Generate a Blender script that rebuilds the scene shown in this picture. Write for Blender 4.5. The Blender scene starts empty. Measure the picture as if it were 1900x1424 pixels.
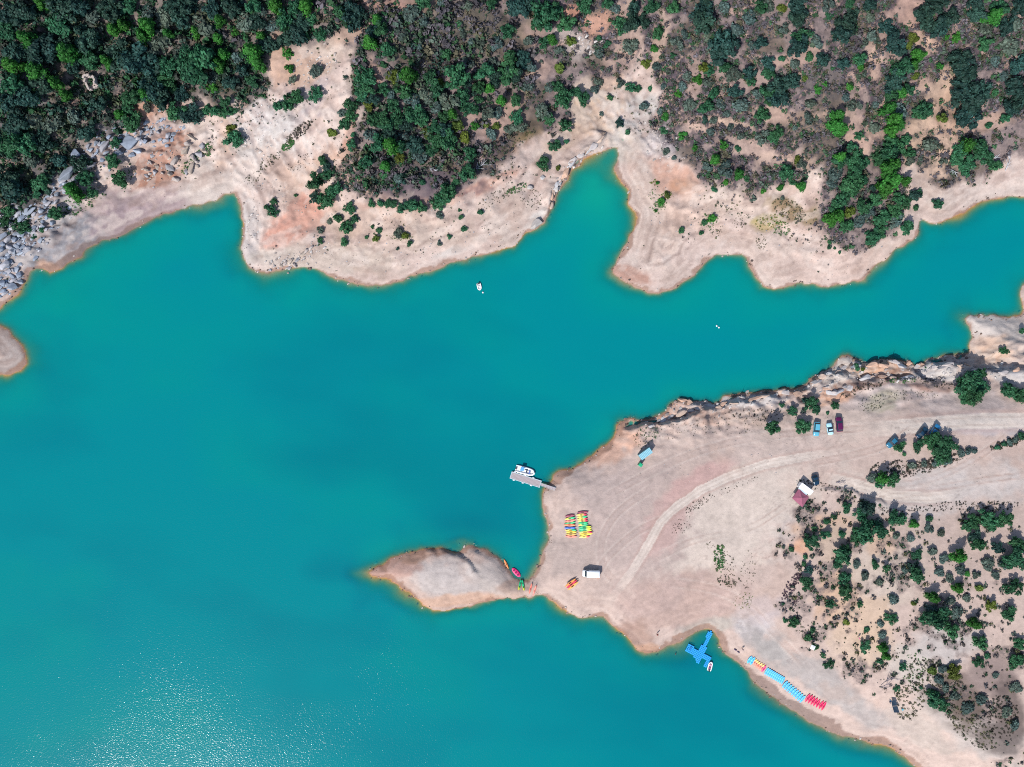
import bpy, bmesh, math, random
import numpy as np
from mathutils import Vector, Matrix

random.seed(7)
rng = np.random.default_rng(7)
R = math.radians
scene = bpy.context.scene
COLL = scene.collection

# ------------------------------------------------------------------ camera, sky, sun, exposure
H = 236.0                      # drone height above the lake (m)
F = 1463.0                     # focal length in photo pixels (66 degree lens)
CX, CY = 950.0, 712.0          # photo centre
cam_d = bpy.data.cameras.new('camera')
cam = bpy.data.objects.new('camera', cam_d)
COLL.objects.link(cam)
cam.location = (0, 0, H)
cam.rotation_euler = (0, 0, 0)
cam_d.sensor_width = 36.0
cam_d.lens = 36.0 * F / 1900.0
cam_d.clip_start = 1.0
cam_d.clip_end = 4000.0
scene.camera = cam

SUN_EL = R(47.0)
SHX, SHY = 0.56, 0.8285          # direction in which shadows fall on the ground
world = bpy.data.worlds.new('World')
scene.world = world
world.use_nodes = True
wn = world.node_tree
wn.nodes.clear()
wo = wn.nodes.new('ShaderNodeOutputWorld')
wb = wn.nodes.new('ShaderNodeBackground')
ws = wn.nodes.new('ShaderNodeTexSky')
ws.sky_type = 'NISHITA'
ws.sun_disc = False
ws.sun_elevation = SUN_EL
ws.sun_rotation = math.atan2(-SHX, -SHY) % (2 * math.pi)
wb.inputs['Strength'].default_value = 0.14
wn.links.new(ws.outputs[0], wb.inputs[0])
wn.links.new(wb.outputs[0], wo.inputs[0])

sun_d = bpy.data.lights.new('sun', 'SUN')
sun_d.energy = 4.7
sun_d.angle = R(0.53)
sun_d.color = (1.0, 0.955, 0.90)
sun = bpy.data.objects.new('sun', sun_d)
COLL.objects.link(sun)
sun.rotation_euler = Vector((SHX * math.cos(SUN_EL), SHY * math.cos(SUN_EL), -math.sin(SUN_EL))).to_track_quat('-Z', 'Y').to_euler()
sun.location = (-60, -80, 200)

vs = scene.view_settings
vs.view_transform = 'Standard'
vs.look = 'None'
vs.exposure = 0.14
vs.gamma = 1.0
vs.use_curve_mapping = False
scene.cycles.max_bounces = 5
scene.cycles.diffuse_bounces = 2
scene.cycles.glossy_bounces = 2
scene.cycles.transparent_max_bounces = 12
scene.cycles.use_denoising = False
scene.cycles.pixel_filter_type = 'BLACKMAN_HARRIS'
scene.cycles.filter_width = 1.05
scene.cycles.sample_clamp_direct = 6.0
scene.cycles.sample_clamp_indirect = 4.0

KEXP = 1.50                    # how bright an albedo of 1 shows in this light
def lin(c):
    c = np.asarray(c, float) / 255.0
    return np.where(c <= 0.04045, c / 12.92, ((c + 0.055) / 1.055) ** 2.4)
def alb(r, g, b):
    return np.clip(lin((r, g, b)) / KEXP * np.array([1.0, 0.99, 0.985]), 0.004, 0.8)

# ------------------------------------------------------------------ small helpers
def tag(o, label=None, cat=None, group=None, kind=None):
    if label: o['label'] = label
    if cat: o['category'] = cat
    if group: o['group'] = group
    if kind: o['kind'] = kind
    return o
def link(name, mesh, parent=None):
    o = bpy.data.objects.new(name, mesh)
    COLL.objects.link(o)
    if parent is not None: o.parent = parent
    return o
def empty(name, loc=(0, 0, 0), rz=0.0):
    o = bpy.data.objects.new(name, None)
    COLL.objects.link(o)
    o.location = loc
    o.rotation_euler = (0, 0, rz)
    o.empty_display_size = 0.3
    return o
def copy_tree(o, parent=None):
    c = o.copy(); COLL.objects.link(c); c.parent = parent
    for ch in [x for x in bpy.data.objects if x.parent == o]:
        copy_tree(ch, c)
    return c

def smooth01(t):
    t = np.clip(t, 0, 1)
    return t * t * (3 - 2 * t)
_tab = np.random.default_rng(3).random((256, 256)).astype(np.float32)
def vnoise(x, y):
    ix = np.floor(x); iy = np.floor(y)
    fx = x - ix; fy = y - iy
    ix = ix.astype(np.int64); iy = iy.astype(np.int64)
    fx = fx * fx * fx * (fx * (fx * 6 - 15) + 10); fy = fy * fy * fy * (fy * (fy * 6 - 15) + 10)
    x0 = ix & 255; x1 = (ix + 1) & 255; y0 = iy & 255; y1 = (iy + 1) & 255
    a = _tab[y0, x0]; b = _tab[y0, x1]; c = _tab[y1, x0]; d = _tab[y1, x1]
    return (a + (b - a) * fx + (c - a) * fy + (a - b - c + d) * fx * fy) * 2 - 1
def fbm(x, y, s, oct=4, seed=0, gain=0.5):
    o = 0.0; amp = 1.0; tot = 0.0; f = 1.0 / s
    for k in range(oct):
        ca, sa = math.cos(0.7 * k + 0.3), math.sin(0.7 * k + 0.3)
        o = o + amp * vnoise((x * ca - y * sa) * f + 17.3 * (seed + 1) + 5.1 * k, (x * sa + y * ca) * f + 9.7 * (seed + 1) + 3.3 * k)
        tot += amp; amp *= gain; f *= 2.03
    return o / tot * 1.6

# ------------------------------------------------------------------ photo pixels <-> the ground
def W(px, py, z=0.0):
    return ((px - CX) * (H - z) / F, (CY - py) * (H - z) / F)
def Wa(pts, z=0.0):
    return np.array([W(p[0], p[1], z) for p in pts])

north = [(0,577),(16,561),(35,540),(51,516),(64,500),(80,500),(93,507),(112,500),(133,484),(160,465),(187,449),(213,444),(240,431),(267,415),(283,405),(307,397),(341,388),(374,380),(400,368),(419,361),(437,361),(444,375),(451,391),(452,415),(451,439),(449,465),(456,484),(470,500),(488,508),(508,503),(539,500),(561,495),(582,498),(607,510),(635,521),(660,528),(685,531),(716,527),(749,518),(787,505),(824,493),(855,483),(880,476),(905,470),(931,460),(953,454),(963,442),(976,433),(994,427),(1011,417),(1018,404),(1027,389),(1032,366),(1042,349),(1054,326),(1067,308),(1087,294),(1108,286),(1133,279),(1145,279),(1142,296),(1139,311),(1145,328),(1158,346),(1166,361),(1169,379),(1181,392),(1181,404),(1173,422),(1163,447),(1156,470),(1145,490),(1133,503),(1143,510),(1158,521),(1178,532),(1204,540),(1234,542),(1252,537),(1269,521),(1287,510),(1300,495),(1307,483),(1325,476),(1364,474),(1378,474),(1387,482),(1393,497),(1402,514),(1414,532),(1431,536),(1458,533),(1487,525),(1517,530),(1549,532),(1576,526),(1607,523),(1614,505),(1623,494),(1653,473),(1679,455),(1700,441),(1706,423),(1706,405),(1720,413),(1738,417),(1765,408),(1794,390),(1812,376),(1841,367),(1871,365),(1900,367),(1960,360),(2100,330),(2600,260),(6000,100),(6000,-5000),(-4000,-5000),(-4000,1000),(-900,860),(-200,735),(-60,704),(0,695),(21,692),(40,681),(51,668),(51,655),(43,641),(29,628),(13,612),(0,609),(-30,601),(-28,590)]
south = [(6000,500),(2600,470),(2100,480),(1960,505),(1912,526),(1897,535),(1894,550),(1898,575),(1890,588),(1858,589),(1816,587),(1795,585),(1784,587),(1795,600),(1805,613),(1810,623),(1803,632),(1799,642),(1801,653),(1795,659),(1774,658),(1753,659),(1738,663),(1717,672),(1698,678),(1685,671),(1656,667),(1626,673),(1605,678),(1591,667),(1580,661),(1567,658),(1555,667),(1546,680),(1532,692),(1513,703),(1500,712),(1479,721),(1462,724),(1450,720),(1439,726),(1416,728),(1395,732),(1376,735),(1353,737),(1342,739),(1334,746),(1321,750),(1300,745),(1281,743),(1262,741),(1250,745),(1240,756),(1235,766),(1218,774),(1195,777),(1182,777),(1172,772),(1161,777),(1146,787),(1142,804),(1132,821),(1115,834),(1100,846),(1080,860),(1060,869),(1045,875),(1031,884),(1022,897),(1013,908),(1009,914),(1008,925),(1008,939),(1012,960),(1017,975),(1018,995),(1012,1015),(1004,1033),(998,1048),(995,1058),(991,1071),(980,1078),(967,1078),(952,1076),(948,1060),(936,1046),(920,1034),(900,1020),(880,1011),(864,1009),(852,1022),(840,1021),(820,1018),(800,1017),(780,1020),(760,1026),(736,1032),(720,1040),(706,1050),(688,1058),(683,1064),(696,1072),(720,1078),(740,1088),(756,1102),(772,1114),(788,1128),(806,1136),(830,1134),(860,1126),(890,1118),(920,1110),(950,1109),(980,1109),(1000,1103),(1014,1101),(1022,1112),(1034,1121),(1053,1134),(1076,1143),(1100,1142),(1118,1142),(1132,1155),(1147,1171),(1166,1184),(1184,1202),(1200,1213),(1216,1213),(1237,1200),(1263,1189),(1279,1178),(1295,1169),(1313,1167),(1326,1173),(1332,1189),(1340,1210),(1361,1223),(1390,1246),(1405,1270),(1434,1294),(1479,1322),(1518,1346),(1558,1363),(1605,1374),(1637,1379),(1663,1389),(1684,1406),(1703,1424),(1740,1460),(1800,1540),(1900,1700),(2300,2300),(3500,6000),(6000,6000)]

def axis(half, core, step):
    a = np.arange(-core, core + 1e-6, step)
    ext = []; s = step; p = core
    while p < half:
        s = min(s * 1.16, 90); p += s; ext.append(p)
    ext = np.array(ext)
    return np.concatenate([-ext[::-1], a, ext])
xs = axis(900, 160, 0.46)
ys = axis(800, 120, 0.46)
GX, GY = np.meshgrid(xs, ys)
NY, NX = GX.shape

def poly_sd(P, X, Y):
    """signed distance to a closed polygon, positive inside"""
    sh = X.shape; x = X.ravel(); y = Y.ravel()
    out = np.empty(x.size)
    A = P; B = np.roll(P, -1, axis=0)
    d = B - A; L2 = (d ** 2).sum(1) + 1e-9
    for s in range(0, x.size, 20000):
        px = x[s:s + 20000, None]; py = y[s:s + 20000, None]
        t = np.clip(((px - A[:, 0]) * d[:, 0] + (py - A[:, 1]) * d[:, 1]) / L2, 0, 1)
        q = (px - A[:, 0] - t * d[:, 0]) ** 2 + (py - A[:, 1] - t * d[:, 1]) ** 2
        c = ((A[:, 1] > py) != (B[:, 1] > py)) & (px < (B[:, 0] - A[:, 0]) * (py - A[:, 1]) / (B[:, 1] - A[:, 1] + 1e-12) + A[:, 0])
        out[s:s + 20000] = np.sqrt(q.min(1)) * np.where(c.sum(1) % 2 == 1, 1, -1)
    return out.reshape(sh)
def up2(Z):
    """values on every third grid line -> the full grid"""
    ri = np.arange(NY); ci = np.arange(NX)
    r = ri / 3.0; c = ci / 3.0
    r0 = np.minimum(np.floor(r).astype(int), Z.shape[0] - 2); c0 = np.minimum(np.floor(c).astype(int), Z.shape[1] - 2)
    fr = (r - r0)[:, None]; fc = (c - c0)[None, :]
    return (Z[r0][:, c0] * (1 - fr) * (1 - fc) + Z[r0 + 1][:, c0] * fr * (1 - fc) + Z[r0][:, c0 + 1] * (1 - fr) * fc + Z[r0 + 1][:, c0 + 1] * fr * fc)
_pr = (-NY) % 3 + 1; _pc = (-NX) % 3 + 1
xs3 = np.concatenate([xs, xs[-1] + np.arange(1, _pc + 1) * 90])[::3]
ys3 = np.concatenate([ys, ys[-1] + np.arange(1, _pr + 1) * 90])[::3]
if xs3.size * 3 - 2 < NX: xs3 = np.append(xs3, xs3[-1] + 200)
if ys3.size * 3 - 2 < NY: ys3 = np.append(ys3, ys3[-1] + 200)
SX, SY = np.meshgrid(xs3, ys3)
def sd_full(P):
    return up2(poly_sd(P, SX, SY))
dN = sd_full(Wa(north)); dS = sd_full(Wa(south))
D0 = np.maximum(dN, dS)
isN = dN > dS
D = D0 + 0.55 * fbm(GX, GY, 7, 3, 1) + 0.30 * fbm(GX, GY, 2.2, 2, 2)

# photo position of each ground point, first guess at lake level then refined with the height
def proj(X, Y, Z):
    k = F / (H - Z)
    return CX + X * k, CY - Y * k

# ------------------------------------------------------------------ relief
DL = np.maximum(D, 0)
def splus(x, w): return w * np.logaddexp(0, x / w)
hN = 0.17 * DL + 0.17 * splus(DL - 22, 6) - 0.17 * splus(np.array(-22.0), 6)
hN = hN + np.clip(DL / 18, 0, 1) * (1.6 * fbm(GX, GY, 34, 4, 5) + 0.5 * fbm(GX, GY, 6, 4, 6))
hN = np.where(DL > 90, hN * 0 + 0.17 * 90 + 0.17 * 68 + 0.05 * (DL - 90) + 4 * fbm(GX, GY, 60, 4, 5), hN)
hS = 4.6 * (1 - np.exp(-DL / 9)) + 0.012 * DL
def bump(px, py, r, a):
    x, y = W(px, py); return a * np.exp(-(((GX - x) ** 2 + (GY - y) ** 2) / r ** 2))
hS = hS + (bump(1960, 1180, 55, 11) + bump(1640, 1080, 22, 1.5) + bump(2200, 700, 70, 8)) * smooth01(DL / 22)
hS = hS + np.clip(DL / 12, 0, 1) * 0.22 * fbm(GX, GY, 14, 4, 8)
ix, iy = W(820, 1068)
islet = np.exp(-(((GX - ix) / 24) ** 2 + ((GY - iy) / 11) ** 2) ** 2)
hS = np.where((islet > 0.02), hS * (1 - islet) + islet * 2.9 * (1 - np.exp(-DL / 4.5)), hS)
Hh = np.where(isN, hN, hS)
# drawdown terraces along the beaches
ter = np.clip(1 - DL / 16, 0, 1) * np.clip(DL / 1.0, 0, 1)
tph = Hh * 7.5 + 1.6 * fbm(GX, GY, 14, 3, 9)
Hh = Hh + ter * (np.where(isN, 0.10, 0.05) * (np.sin(tph) + 0.35 * np.sin(2 * tph + 0.6)))
# under water
US = np.clip(0.40 + 0.22 * fbm(GX, GY, 14, 3, 11), 0.14, 0.8)
def shoal(px, py, rx, ry, s, rot=0):
    global US
    x, y = W(px, py); ca, sa = math.cos(R(rot)), math.sin(R(rot))
    u = ((GX - x) * ca + (GY - y) * sa) / (rx / 6.2); v = (-(GX - x) * sa + (GY - y) * ca) / (ry / 6.2)
    US = US + (s - US) * np.exp(-(u * u + v * v))
shoal(660, 1066, 45, 25, 0.10); shoal(740, 1110, 60, 30, 0.13, -35); shoal(1275, 1215, 60, 45, 0.11); shoal(1420, 1300, 70, 30, 0.15, -30)
shoal(1600, 1390, 120, 30, 0.14, -15); shoal(1180, 400, 20, 30, 0.16); shoal(1100, 300, 50, 25, 0.14, 25); shoal(1150, 520, 50, 25, 0.16, -20)
shoal(40, 530, 50, 50, 0.22); shoal(400, 385, 60, 25, 0.18); shoal(848, 1005, 25, 14, 0.13); shoal(990, 1060, 25, 25, 0.16)
for p in [(1250,730),(1400,715),(1560,650),(1680,660),(1480,705),(1120,800)]: shoal(p[0], p[1], 70, 30, 0.75)
DW = np.maximum(-D, 0)
Hu = -(US * DW + 0.004 * DW ** 2)
Hh = np.where(D > 0, Hh + 0.02, np.maximum(Hu, -9) - 0.01)

# ledges, scarps and cracks: (photo points, drop in m, how far the drop carries, side: +1 = falls to the left of the line)
def polyline(P, X, Y):
    A = P[:-1]; B = P[1:]; d = B - A; L = np.sqrt((d ** 2).sum(1)) + 1e-9
    cum = np.concatenate([[0], np.cumsum(L)])
    best = np.full(X.shape, 1e9); s = np.zeros(X.shape); u = np.zeros(X.shape)
    for k in range(len(A)):
        t = ((X - A[k, 0]) * d[k, 0] + (Y - A[k, 1]) * d[k, 1]) / L[k] ** 2
        tc = np.clip(t, 0, 1)
        qx = X - A[k, 0] - tc * d[k, 0]; qy = Y - A[k, 1] - tc * d[k, 1]
        q = np.sqrt(qx * qx + qy * qy)
        side = np.sign(d[k, 0] * (Y - A[k, 1]) - d[k, 1] * (X - A[k, 0]))
        m = q < best
        best = np.where(m, q, best); s = np.where(m, side, s); u = np.where(m, (cum[k] + t * L[k]) / cum[-1], u)
    return best, s, u, cum[-1]
scarps = [
 ([(1176,781),(1184,788),(1201,790),(1230,788),(1247,784),(1268,776),(1285,767),(1300,764),(1322,764)], 4.2, 3.0, 1, 4),
 ([(1262,742),(1281,746),(1300,752),(1321,760),(1342,760),(1350,753),(1359,747),(1380,745),(1402,747)], 2.4, 2.0, 1, 4),
 ([(1368,735),(1378,738),(1395,742),(1412,737),(1426,734),(1449,738)], 1.9, 1.6, 1, 3),
 ([(1452,722),(1475,728),(1500,721),(1531,694),(1555,692),(1584,686)], 2.3, 1.8, 1, 3),
 ([(1580,668),(1605,680),(1626,674),(1650,670),(1685,674)], 2.6, 2.0, 1, 2),
 ([(1590,710),(1618,706),(1630,699),(1647,700),(1668,702),(1689,698),(1704,696)], 2.2, 1.6, 1, 4),
 ([(1701,684),(1711,698),(1722,707),(1740,708)], 3.0, 2.0, 1, 4),
 ([(1704,684),(1719,677),(1742,668),(1763,670),(1784,678),(1805,682),(1826,685),(1845,691),(1868,688),(1890,684),(1930,690)], 3.0, 2.6, 1, 4),
 ([(1528,741),(1540,745),(1552,748)], 1.6, 1.0, 1, 4),
 ([(1120,236),(1122,246),(1119,258),(1112,269),(1092,282),(1074,294),(1056,309),(1046,325),(1036,337),(1026,352),(1026,368),(1024,388),(1014,408)], 3.2, 1.4, 1, 2),
 ([(1143,248),(1137,257),(1128,266)], 1.1, 0.7, 1, 3),
 ([(788,1019),(810,1019),(830,1023),(850,1030),(866,1040),(880,1052),(889,1068)], 1.15, 1.5, 1, 2),
 ([(873,1018),(884,1026),(900,1033)], 0.8, 0.9, 1, 2),
 ([(160,300),(185,285),(205,260)], 1.4, 1.0, 1, 8),
 ([(100,360),(125,345),(145,322)], 1.8, 1.2, 1, 8),
 ([(1360,1167),(1375,1165),(1392,1168)], 0.5, 0.8, 1, 4),
 ([(1490,925),(1465,965),(1440,1008),(1420,1050)], 0.5, 1.5, 1, 5),
 ([(1515,902),(1560,905),(1600,918),(1640,938)], 1.0, 2.0, 1, 5),
]
WX = GX + 0.7 * fbm(GX, GY, 3.2, 3, 21); WY = GY + 0.7 * fbm(GX, GY, 3.2, 3, 22)
rockm = np.zeros(GX.shape)
for pts, drop, carry, sd_, zc in scarps:
    P = Wa(pts, zc)
    x0, x1 = P[:, 0].min() - 14, P[:, 0].max() + 14; y0, y1 = P[:, 1].min() - 14, P[:, 1].max() + 14
    c0, c1 = np.searchsorted(xs, [x0, x1]); r0, r1 = np.searchsorted(ys, [y0, y1])
    sl = (slice(r0, r1), slice(c0, c1))
    q, s, u, L = polyline(P, WX[sl], WY[sl])
    a = smooth01(u * L / 2.5) * smooth01((1 - u) * L / 2.5)
    s = s * sd_
    wh = smooth01(0.5 - q * s / 0.9); far = np.clip(1 - q / 12.5, 0, 1)
    low = np.exp(-q / carry) * far * (1 - wh); high = np.exp(-q / (carry * 2.2)) * far * wh
    land = np.clip(D[sl] / 0.7, 0, 1)
    dz = a * drop * (0.70 * high - 0.34 * low)
    newh = Hh[sl] + dz * land
    Hh[sl] = np.where(D[sl] > 0, np.maximum(newh, 0.12 + 0.05 * DL[sl]), Hh[sl])
    rockm[sl] = np.maximum(rockm[sl], a * np.exp(-q / 3.5))
# rugged rock along the northern edge of the peninsula
rk = [(1172,772),(1240,775),(1330,755),(1440,732),(1540,705),(1600,690),(1700,690),(1800,672),(1900,665)]
q, s, u, L = polyline(Wa(rk, 3), GX, GY)
rough = np.exp(-(q / 7.5) ** 2) * (~isN)
q2, s2, u2, L2 = polyline(Wa([(1024,380),(1050,320),(1100,280),(1125,250)], 2), GX, GY)
rough2 = np.exp(-(q2 / 4.0) ** 2) * isN
q3, s3, u3, L3 = polyline(Wa([(0,440),(60,410),(130,335),(200,270),(330,240)], 7), GX, GY)
rough3 = np.exp(-(q3 / 8.0) ** 2) * isN
rockm = np.clip(np.maximum(rockm, np.maximum(np.maximum(rough, rough2), rough3)), 0, 1)
rid = 1 - np.abs(fbm(GX, GY * 1.6, 5.5, 4, 31))
rid2 = 1 - np.abs(fbm(GX * 0.6 + GY * 0.5, GY - GX * 0.45, 3.0, 3, 32))
Hh = Hh + np.clip(D / 2, 0, 1) * ((rough + 0.5 * rough2) * (1.9 * (rid - 0.65) + 0.8 * (rid2 - 0.65)) + rough3 * (1.9 * (rid2 - 0.65) + 0.9 * (rid - 0.6)))
PU, PV = proj(GX, GY, np.maximum(Hh, 0))
# gullied marl on the north bank (runnels that follow the slope)
gul = np.exp(-((PU - 500) / 110) ** 2 - ((PV - 250) / 95) ** 2) + 0.8 * np.exp(-((PU - 1190) / 60) ** 2 - ((PV - 235) / 55) ** 2) + 0.6 * np.exp(-((PU - 1115) / 60) ** 2 - ((PV - 190) / 60) ** 2) + 0.5 * np.exp(-((PU - 470) / 30) ** 2 - ((PV - 430) / 70) ** 2)
gul = np.clip(gul, 0, 1) * isN * np.clip(D / 3, 0, 1)
gr_ = 1 - np.abs(fbm(GX * 1.0 + GY * 0.9, (GY - GX) * 0.45, 4.5, 4, 33))
Hh = Hh + gul * 1.5 * (gr_ - 0.65)
ero = 1 - np.abs(fbm(GX, GY, 8, 4, 34))
Hh = Hh + isN * np.clip((D - 5) / 8, 0, 1) * 1.0 * (ero - 0.62)

def hgt(x, y):
    c = min(max(int(np.searchsorted(xs, x)) - 1, 0), NX - 2); r = min(max(int(np.searchsorted(ys, y)) - 1, 0), NY - 2)
    fx = min(max((x - xs[c]) / (xs[c + 1] - xs[c]), 0), 1); fy = min(max((y - ys[r]) / (ys[r + 1] - ys[r]), 0), 1)
    return float(Hh[r, c] * (1 - fx) * (1 - fy) + Hh[r, c + 1] * fx * (1 - fy) + Hh[r + 1, c] * (1 - fx) * fy + Hh[r + 1, c + 1] * fx * fy)
def ground(px, py, above=0.0, water=False):
    """the point of the ground (or lake surface) seen at a photo pixel, for something whose middle is `above` metres up"""
    z = 0.0
    for k in range(8):
        x, y = W(px, py, z + above)
        zn = hgt(x, y)
        if zn < 0: zn = 0.0
        z = z + 0.7 * (zn - z)
    return Vector((x, y, 0.0 if water else hgt(x, y)))

# ------------------------------------------------------------------ what covers the ground (soil and rock colours, no light in them)
scrubN = [(-4000,900),(-300,560),(0,425),(40,372),(90,330),(140,300),(150,255),(240,235),(300,208),(370,192),(440,182),(490,155),(515,115),(560,100),(600,95),(640,100),(655,130),(650,160),(665,210),(655,240),(645,290),(628,312),(660,350),(700,362),(760,366),(820,352),(870,330),(915,300),(950,262),(1000,236),(1055,212),(1085,185),(1075,150),(1110,140),(1170,120),(1195,90),(1235,130),(1245,200),(1222,235),(1265,275),(1290,302),(1340,330),(1400,345),(1450,338),(1480,320),(1530,300),(1545,330),(1535,400),(1600,455),(1650,448),(1692,420),(1702,350),(1715,300),(1790,335),(1850,330),(1900,292),(2100,250),(2600,200),(6000,0),(6000,-5000),(-4000,-5000)]
scrubS = [(1480,925),(1530,908),(1580,930),(1650,950),(1750,957),(1850,947),(1900,930),(6000,500),(6000,6000),(2300,1900),(1900,1440),(1840,1400),(1760,1335),(1720,1290),(1640,1290),(1560,1255),(1500,1205),(1455,1150),(1465,1090),(1445,1030),(1470,970)]
sN = sd_full(Wa(scrubN, 10)); sS = sd_full(Wa(scrubS, 8))
nz1 = fbm(GX, GY, 9, 4, 41); nz2 = fbm(GX, GY, 2.6, 3, 42); nz3 = fbm(GX, GY, 26, 3, 43); nz4 = fbm(GX, GY, 1.3, 2, 44)
SCN = smooth01((sN + 3.0 * nz1 + 1.0 * nz2) / 3.0 + 0.5) * isN
SCS = smooth01((sS + 2.5 * nz1) / 3.0 + 0.5) * (~isN)

C = np.empty(GX.shape + (3,))
def setc(m, col):
    global C
    m = np.clip(m, 0, 1)[..., None]
    C = C * (1 - m) + np.asarray(col) * m
C[:] = alb(206, 189, 184)
setc(isN * 1.0, alb(217, 200, 195))
bare = np.zeros(GX.shape)
def patch(cx, cy, rx, ry, ang, col, st=0.88, soft=0.7, wob=0.5, isbare=False):
    global bare
    ca, sa = math.cos(R(ang)), math.sin(R(ang))
    u = PU - cx; v = -(PV - cy)
    a = (u * ca + v * sa) / rx; b = (-u * sa + v * ca) / ry
    r = np.sqrt(a * a + b * b) + wob * (0.6 * nz1 + 0.5 * nz2)
    mk = smooth01((1 + soft / 2 - r) / soft)
    if isbare and sum(col) > 480: bare = np.maximum(bare, mk)
    setc(st * mk, alb(*col))
# the north shore
for p in [
 (200,430,200,66,22,(172,156,162)),(205,440,150,40,22,(162,147,157)),(250,420,90,20,25,(176,160,165)),(60,440,90,110,45,(150,156,168)),(130,330,60,50,35,(158,160,172)),
 (230,260,80,45,20,(168,166,178)),(310,300,66,44,15,(190,142,122)),(300,328,60,16,15,(184,140,122)),(385,330,55,55,50,(218,210,206)),(415,270,18,50,-10,(222,196,182)),
 (500,240,55,75,-35,(206,202,206)),(480,300,60,40,35,(214,202,198)),(560,165,45,45,30,(180,170,178)),(605,110,32,20,40,(206,198,196)),(560,130,35,25,30,(208,186,174)),
 (645,255,9,70,-12,(214,160,140)),(620,300,40,30,30,(214,182,166)),(560,350,60,50,30,(214,190,178)),(560,405,60,32,38,(224,168,152)),(510,445,30,20,25,(226,172,156)),
 (463,430,16,62,4,(214,210,212)),(520,480,50,20,-5,(212,204,198)),(640,480,100,34,-8,(208,196,188)),(720,420,110,40,-5,(212,192,182)),(800,440,90,30,5,(214,198,190)),
 (830,470,40,9,15,(222,216,214)),(770,378,80,10,2,(206,170,160)),(900,345,85,12,22,(218,176,160)),(940,395,60,40,20,(208,194,188)),(995,408,24,13,40,(220,218,218)),
 (935,270,62,22,28,(142,118,104)),(985,240,40,14,25,(132,118,84)),(880,300,50,18,10,(150,122,118)),(1060,250,45,18,35,(206,184,168)),
 (1195,225,40,55,-30,(212,213,214)),(1225,275,42,26,-20,(206,206,214)),(1160,270,25,40,0,(212,206,200)),(1110,195,45,50,-20,(216,194,176)),(1140,130,18,55,-8,(214,190,176)),(1085,45,40,26,20,(216,176,160)),
 (1225,330,58,38,-10,(220,178,162)),(1268,340,34,18,-12,(222,180,164)),(1262,348,20,14,0,(186,140,112)),(1190,340,24,60,10,(206,192,186)),
 (1215,440,62,75,5,(219,202,195)),(1300,400,60,50,-20,(222,200,190)),(1178,512,46,15,-18,(192,154,142)),(1250,505,40,20,25,(216,200,194)),
 (1430,460,60,75,10,(224,208,201)),(1545,490,110,36,3,(226,206,199)),(1380,380,70,40,-10,(214,198,190)),(1465,390,40,22,-28,(124,108,62)),(1500,405,20,26,-60,(112,104,60)),(1425,412,30,14,10,(190,176,120)),
 (1650,470,60,22,30,(222,202,194)),(1750,180,16,95,-28,(214,188,172)),(1740,265,24,60,-15,(222,194,178)),(1730,330,30,60,20,(214,200,194)),(1820,360,90,18,8,(216,204,200)),(1620,250,40,20,0,(206,184,172)),
 (10,650,46,50,0,(160,148,146)),(8,655,30,30,0,(186,178,178)),(95,497,26,12,-10,(206,170,148)) ]:
    patch(*p)
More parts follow.
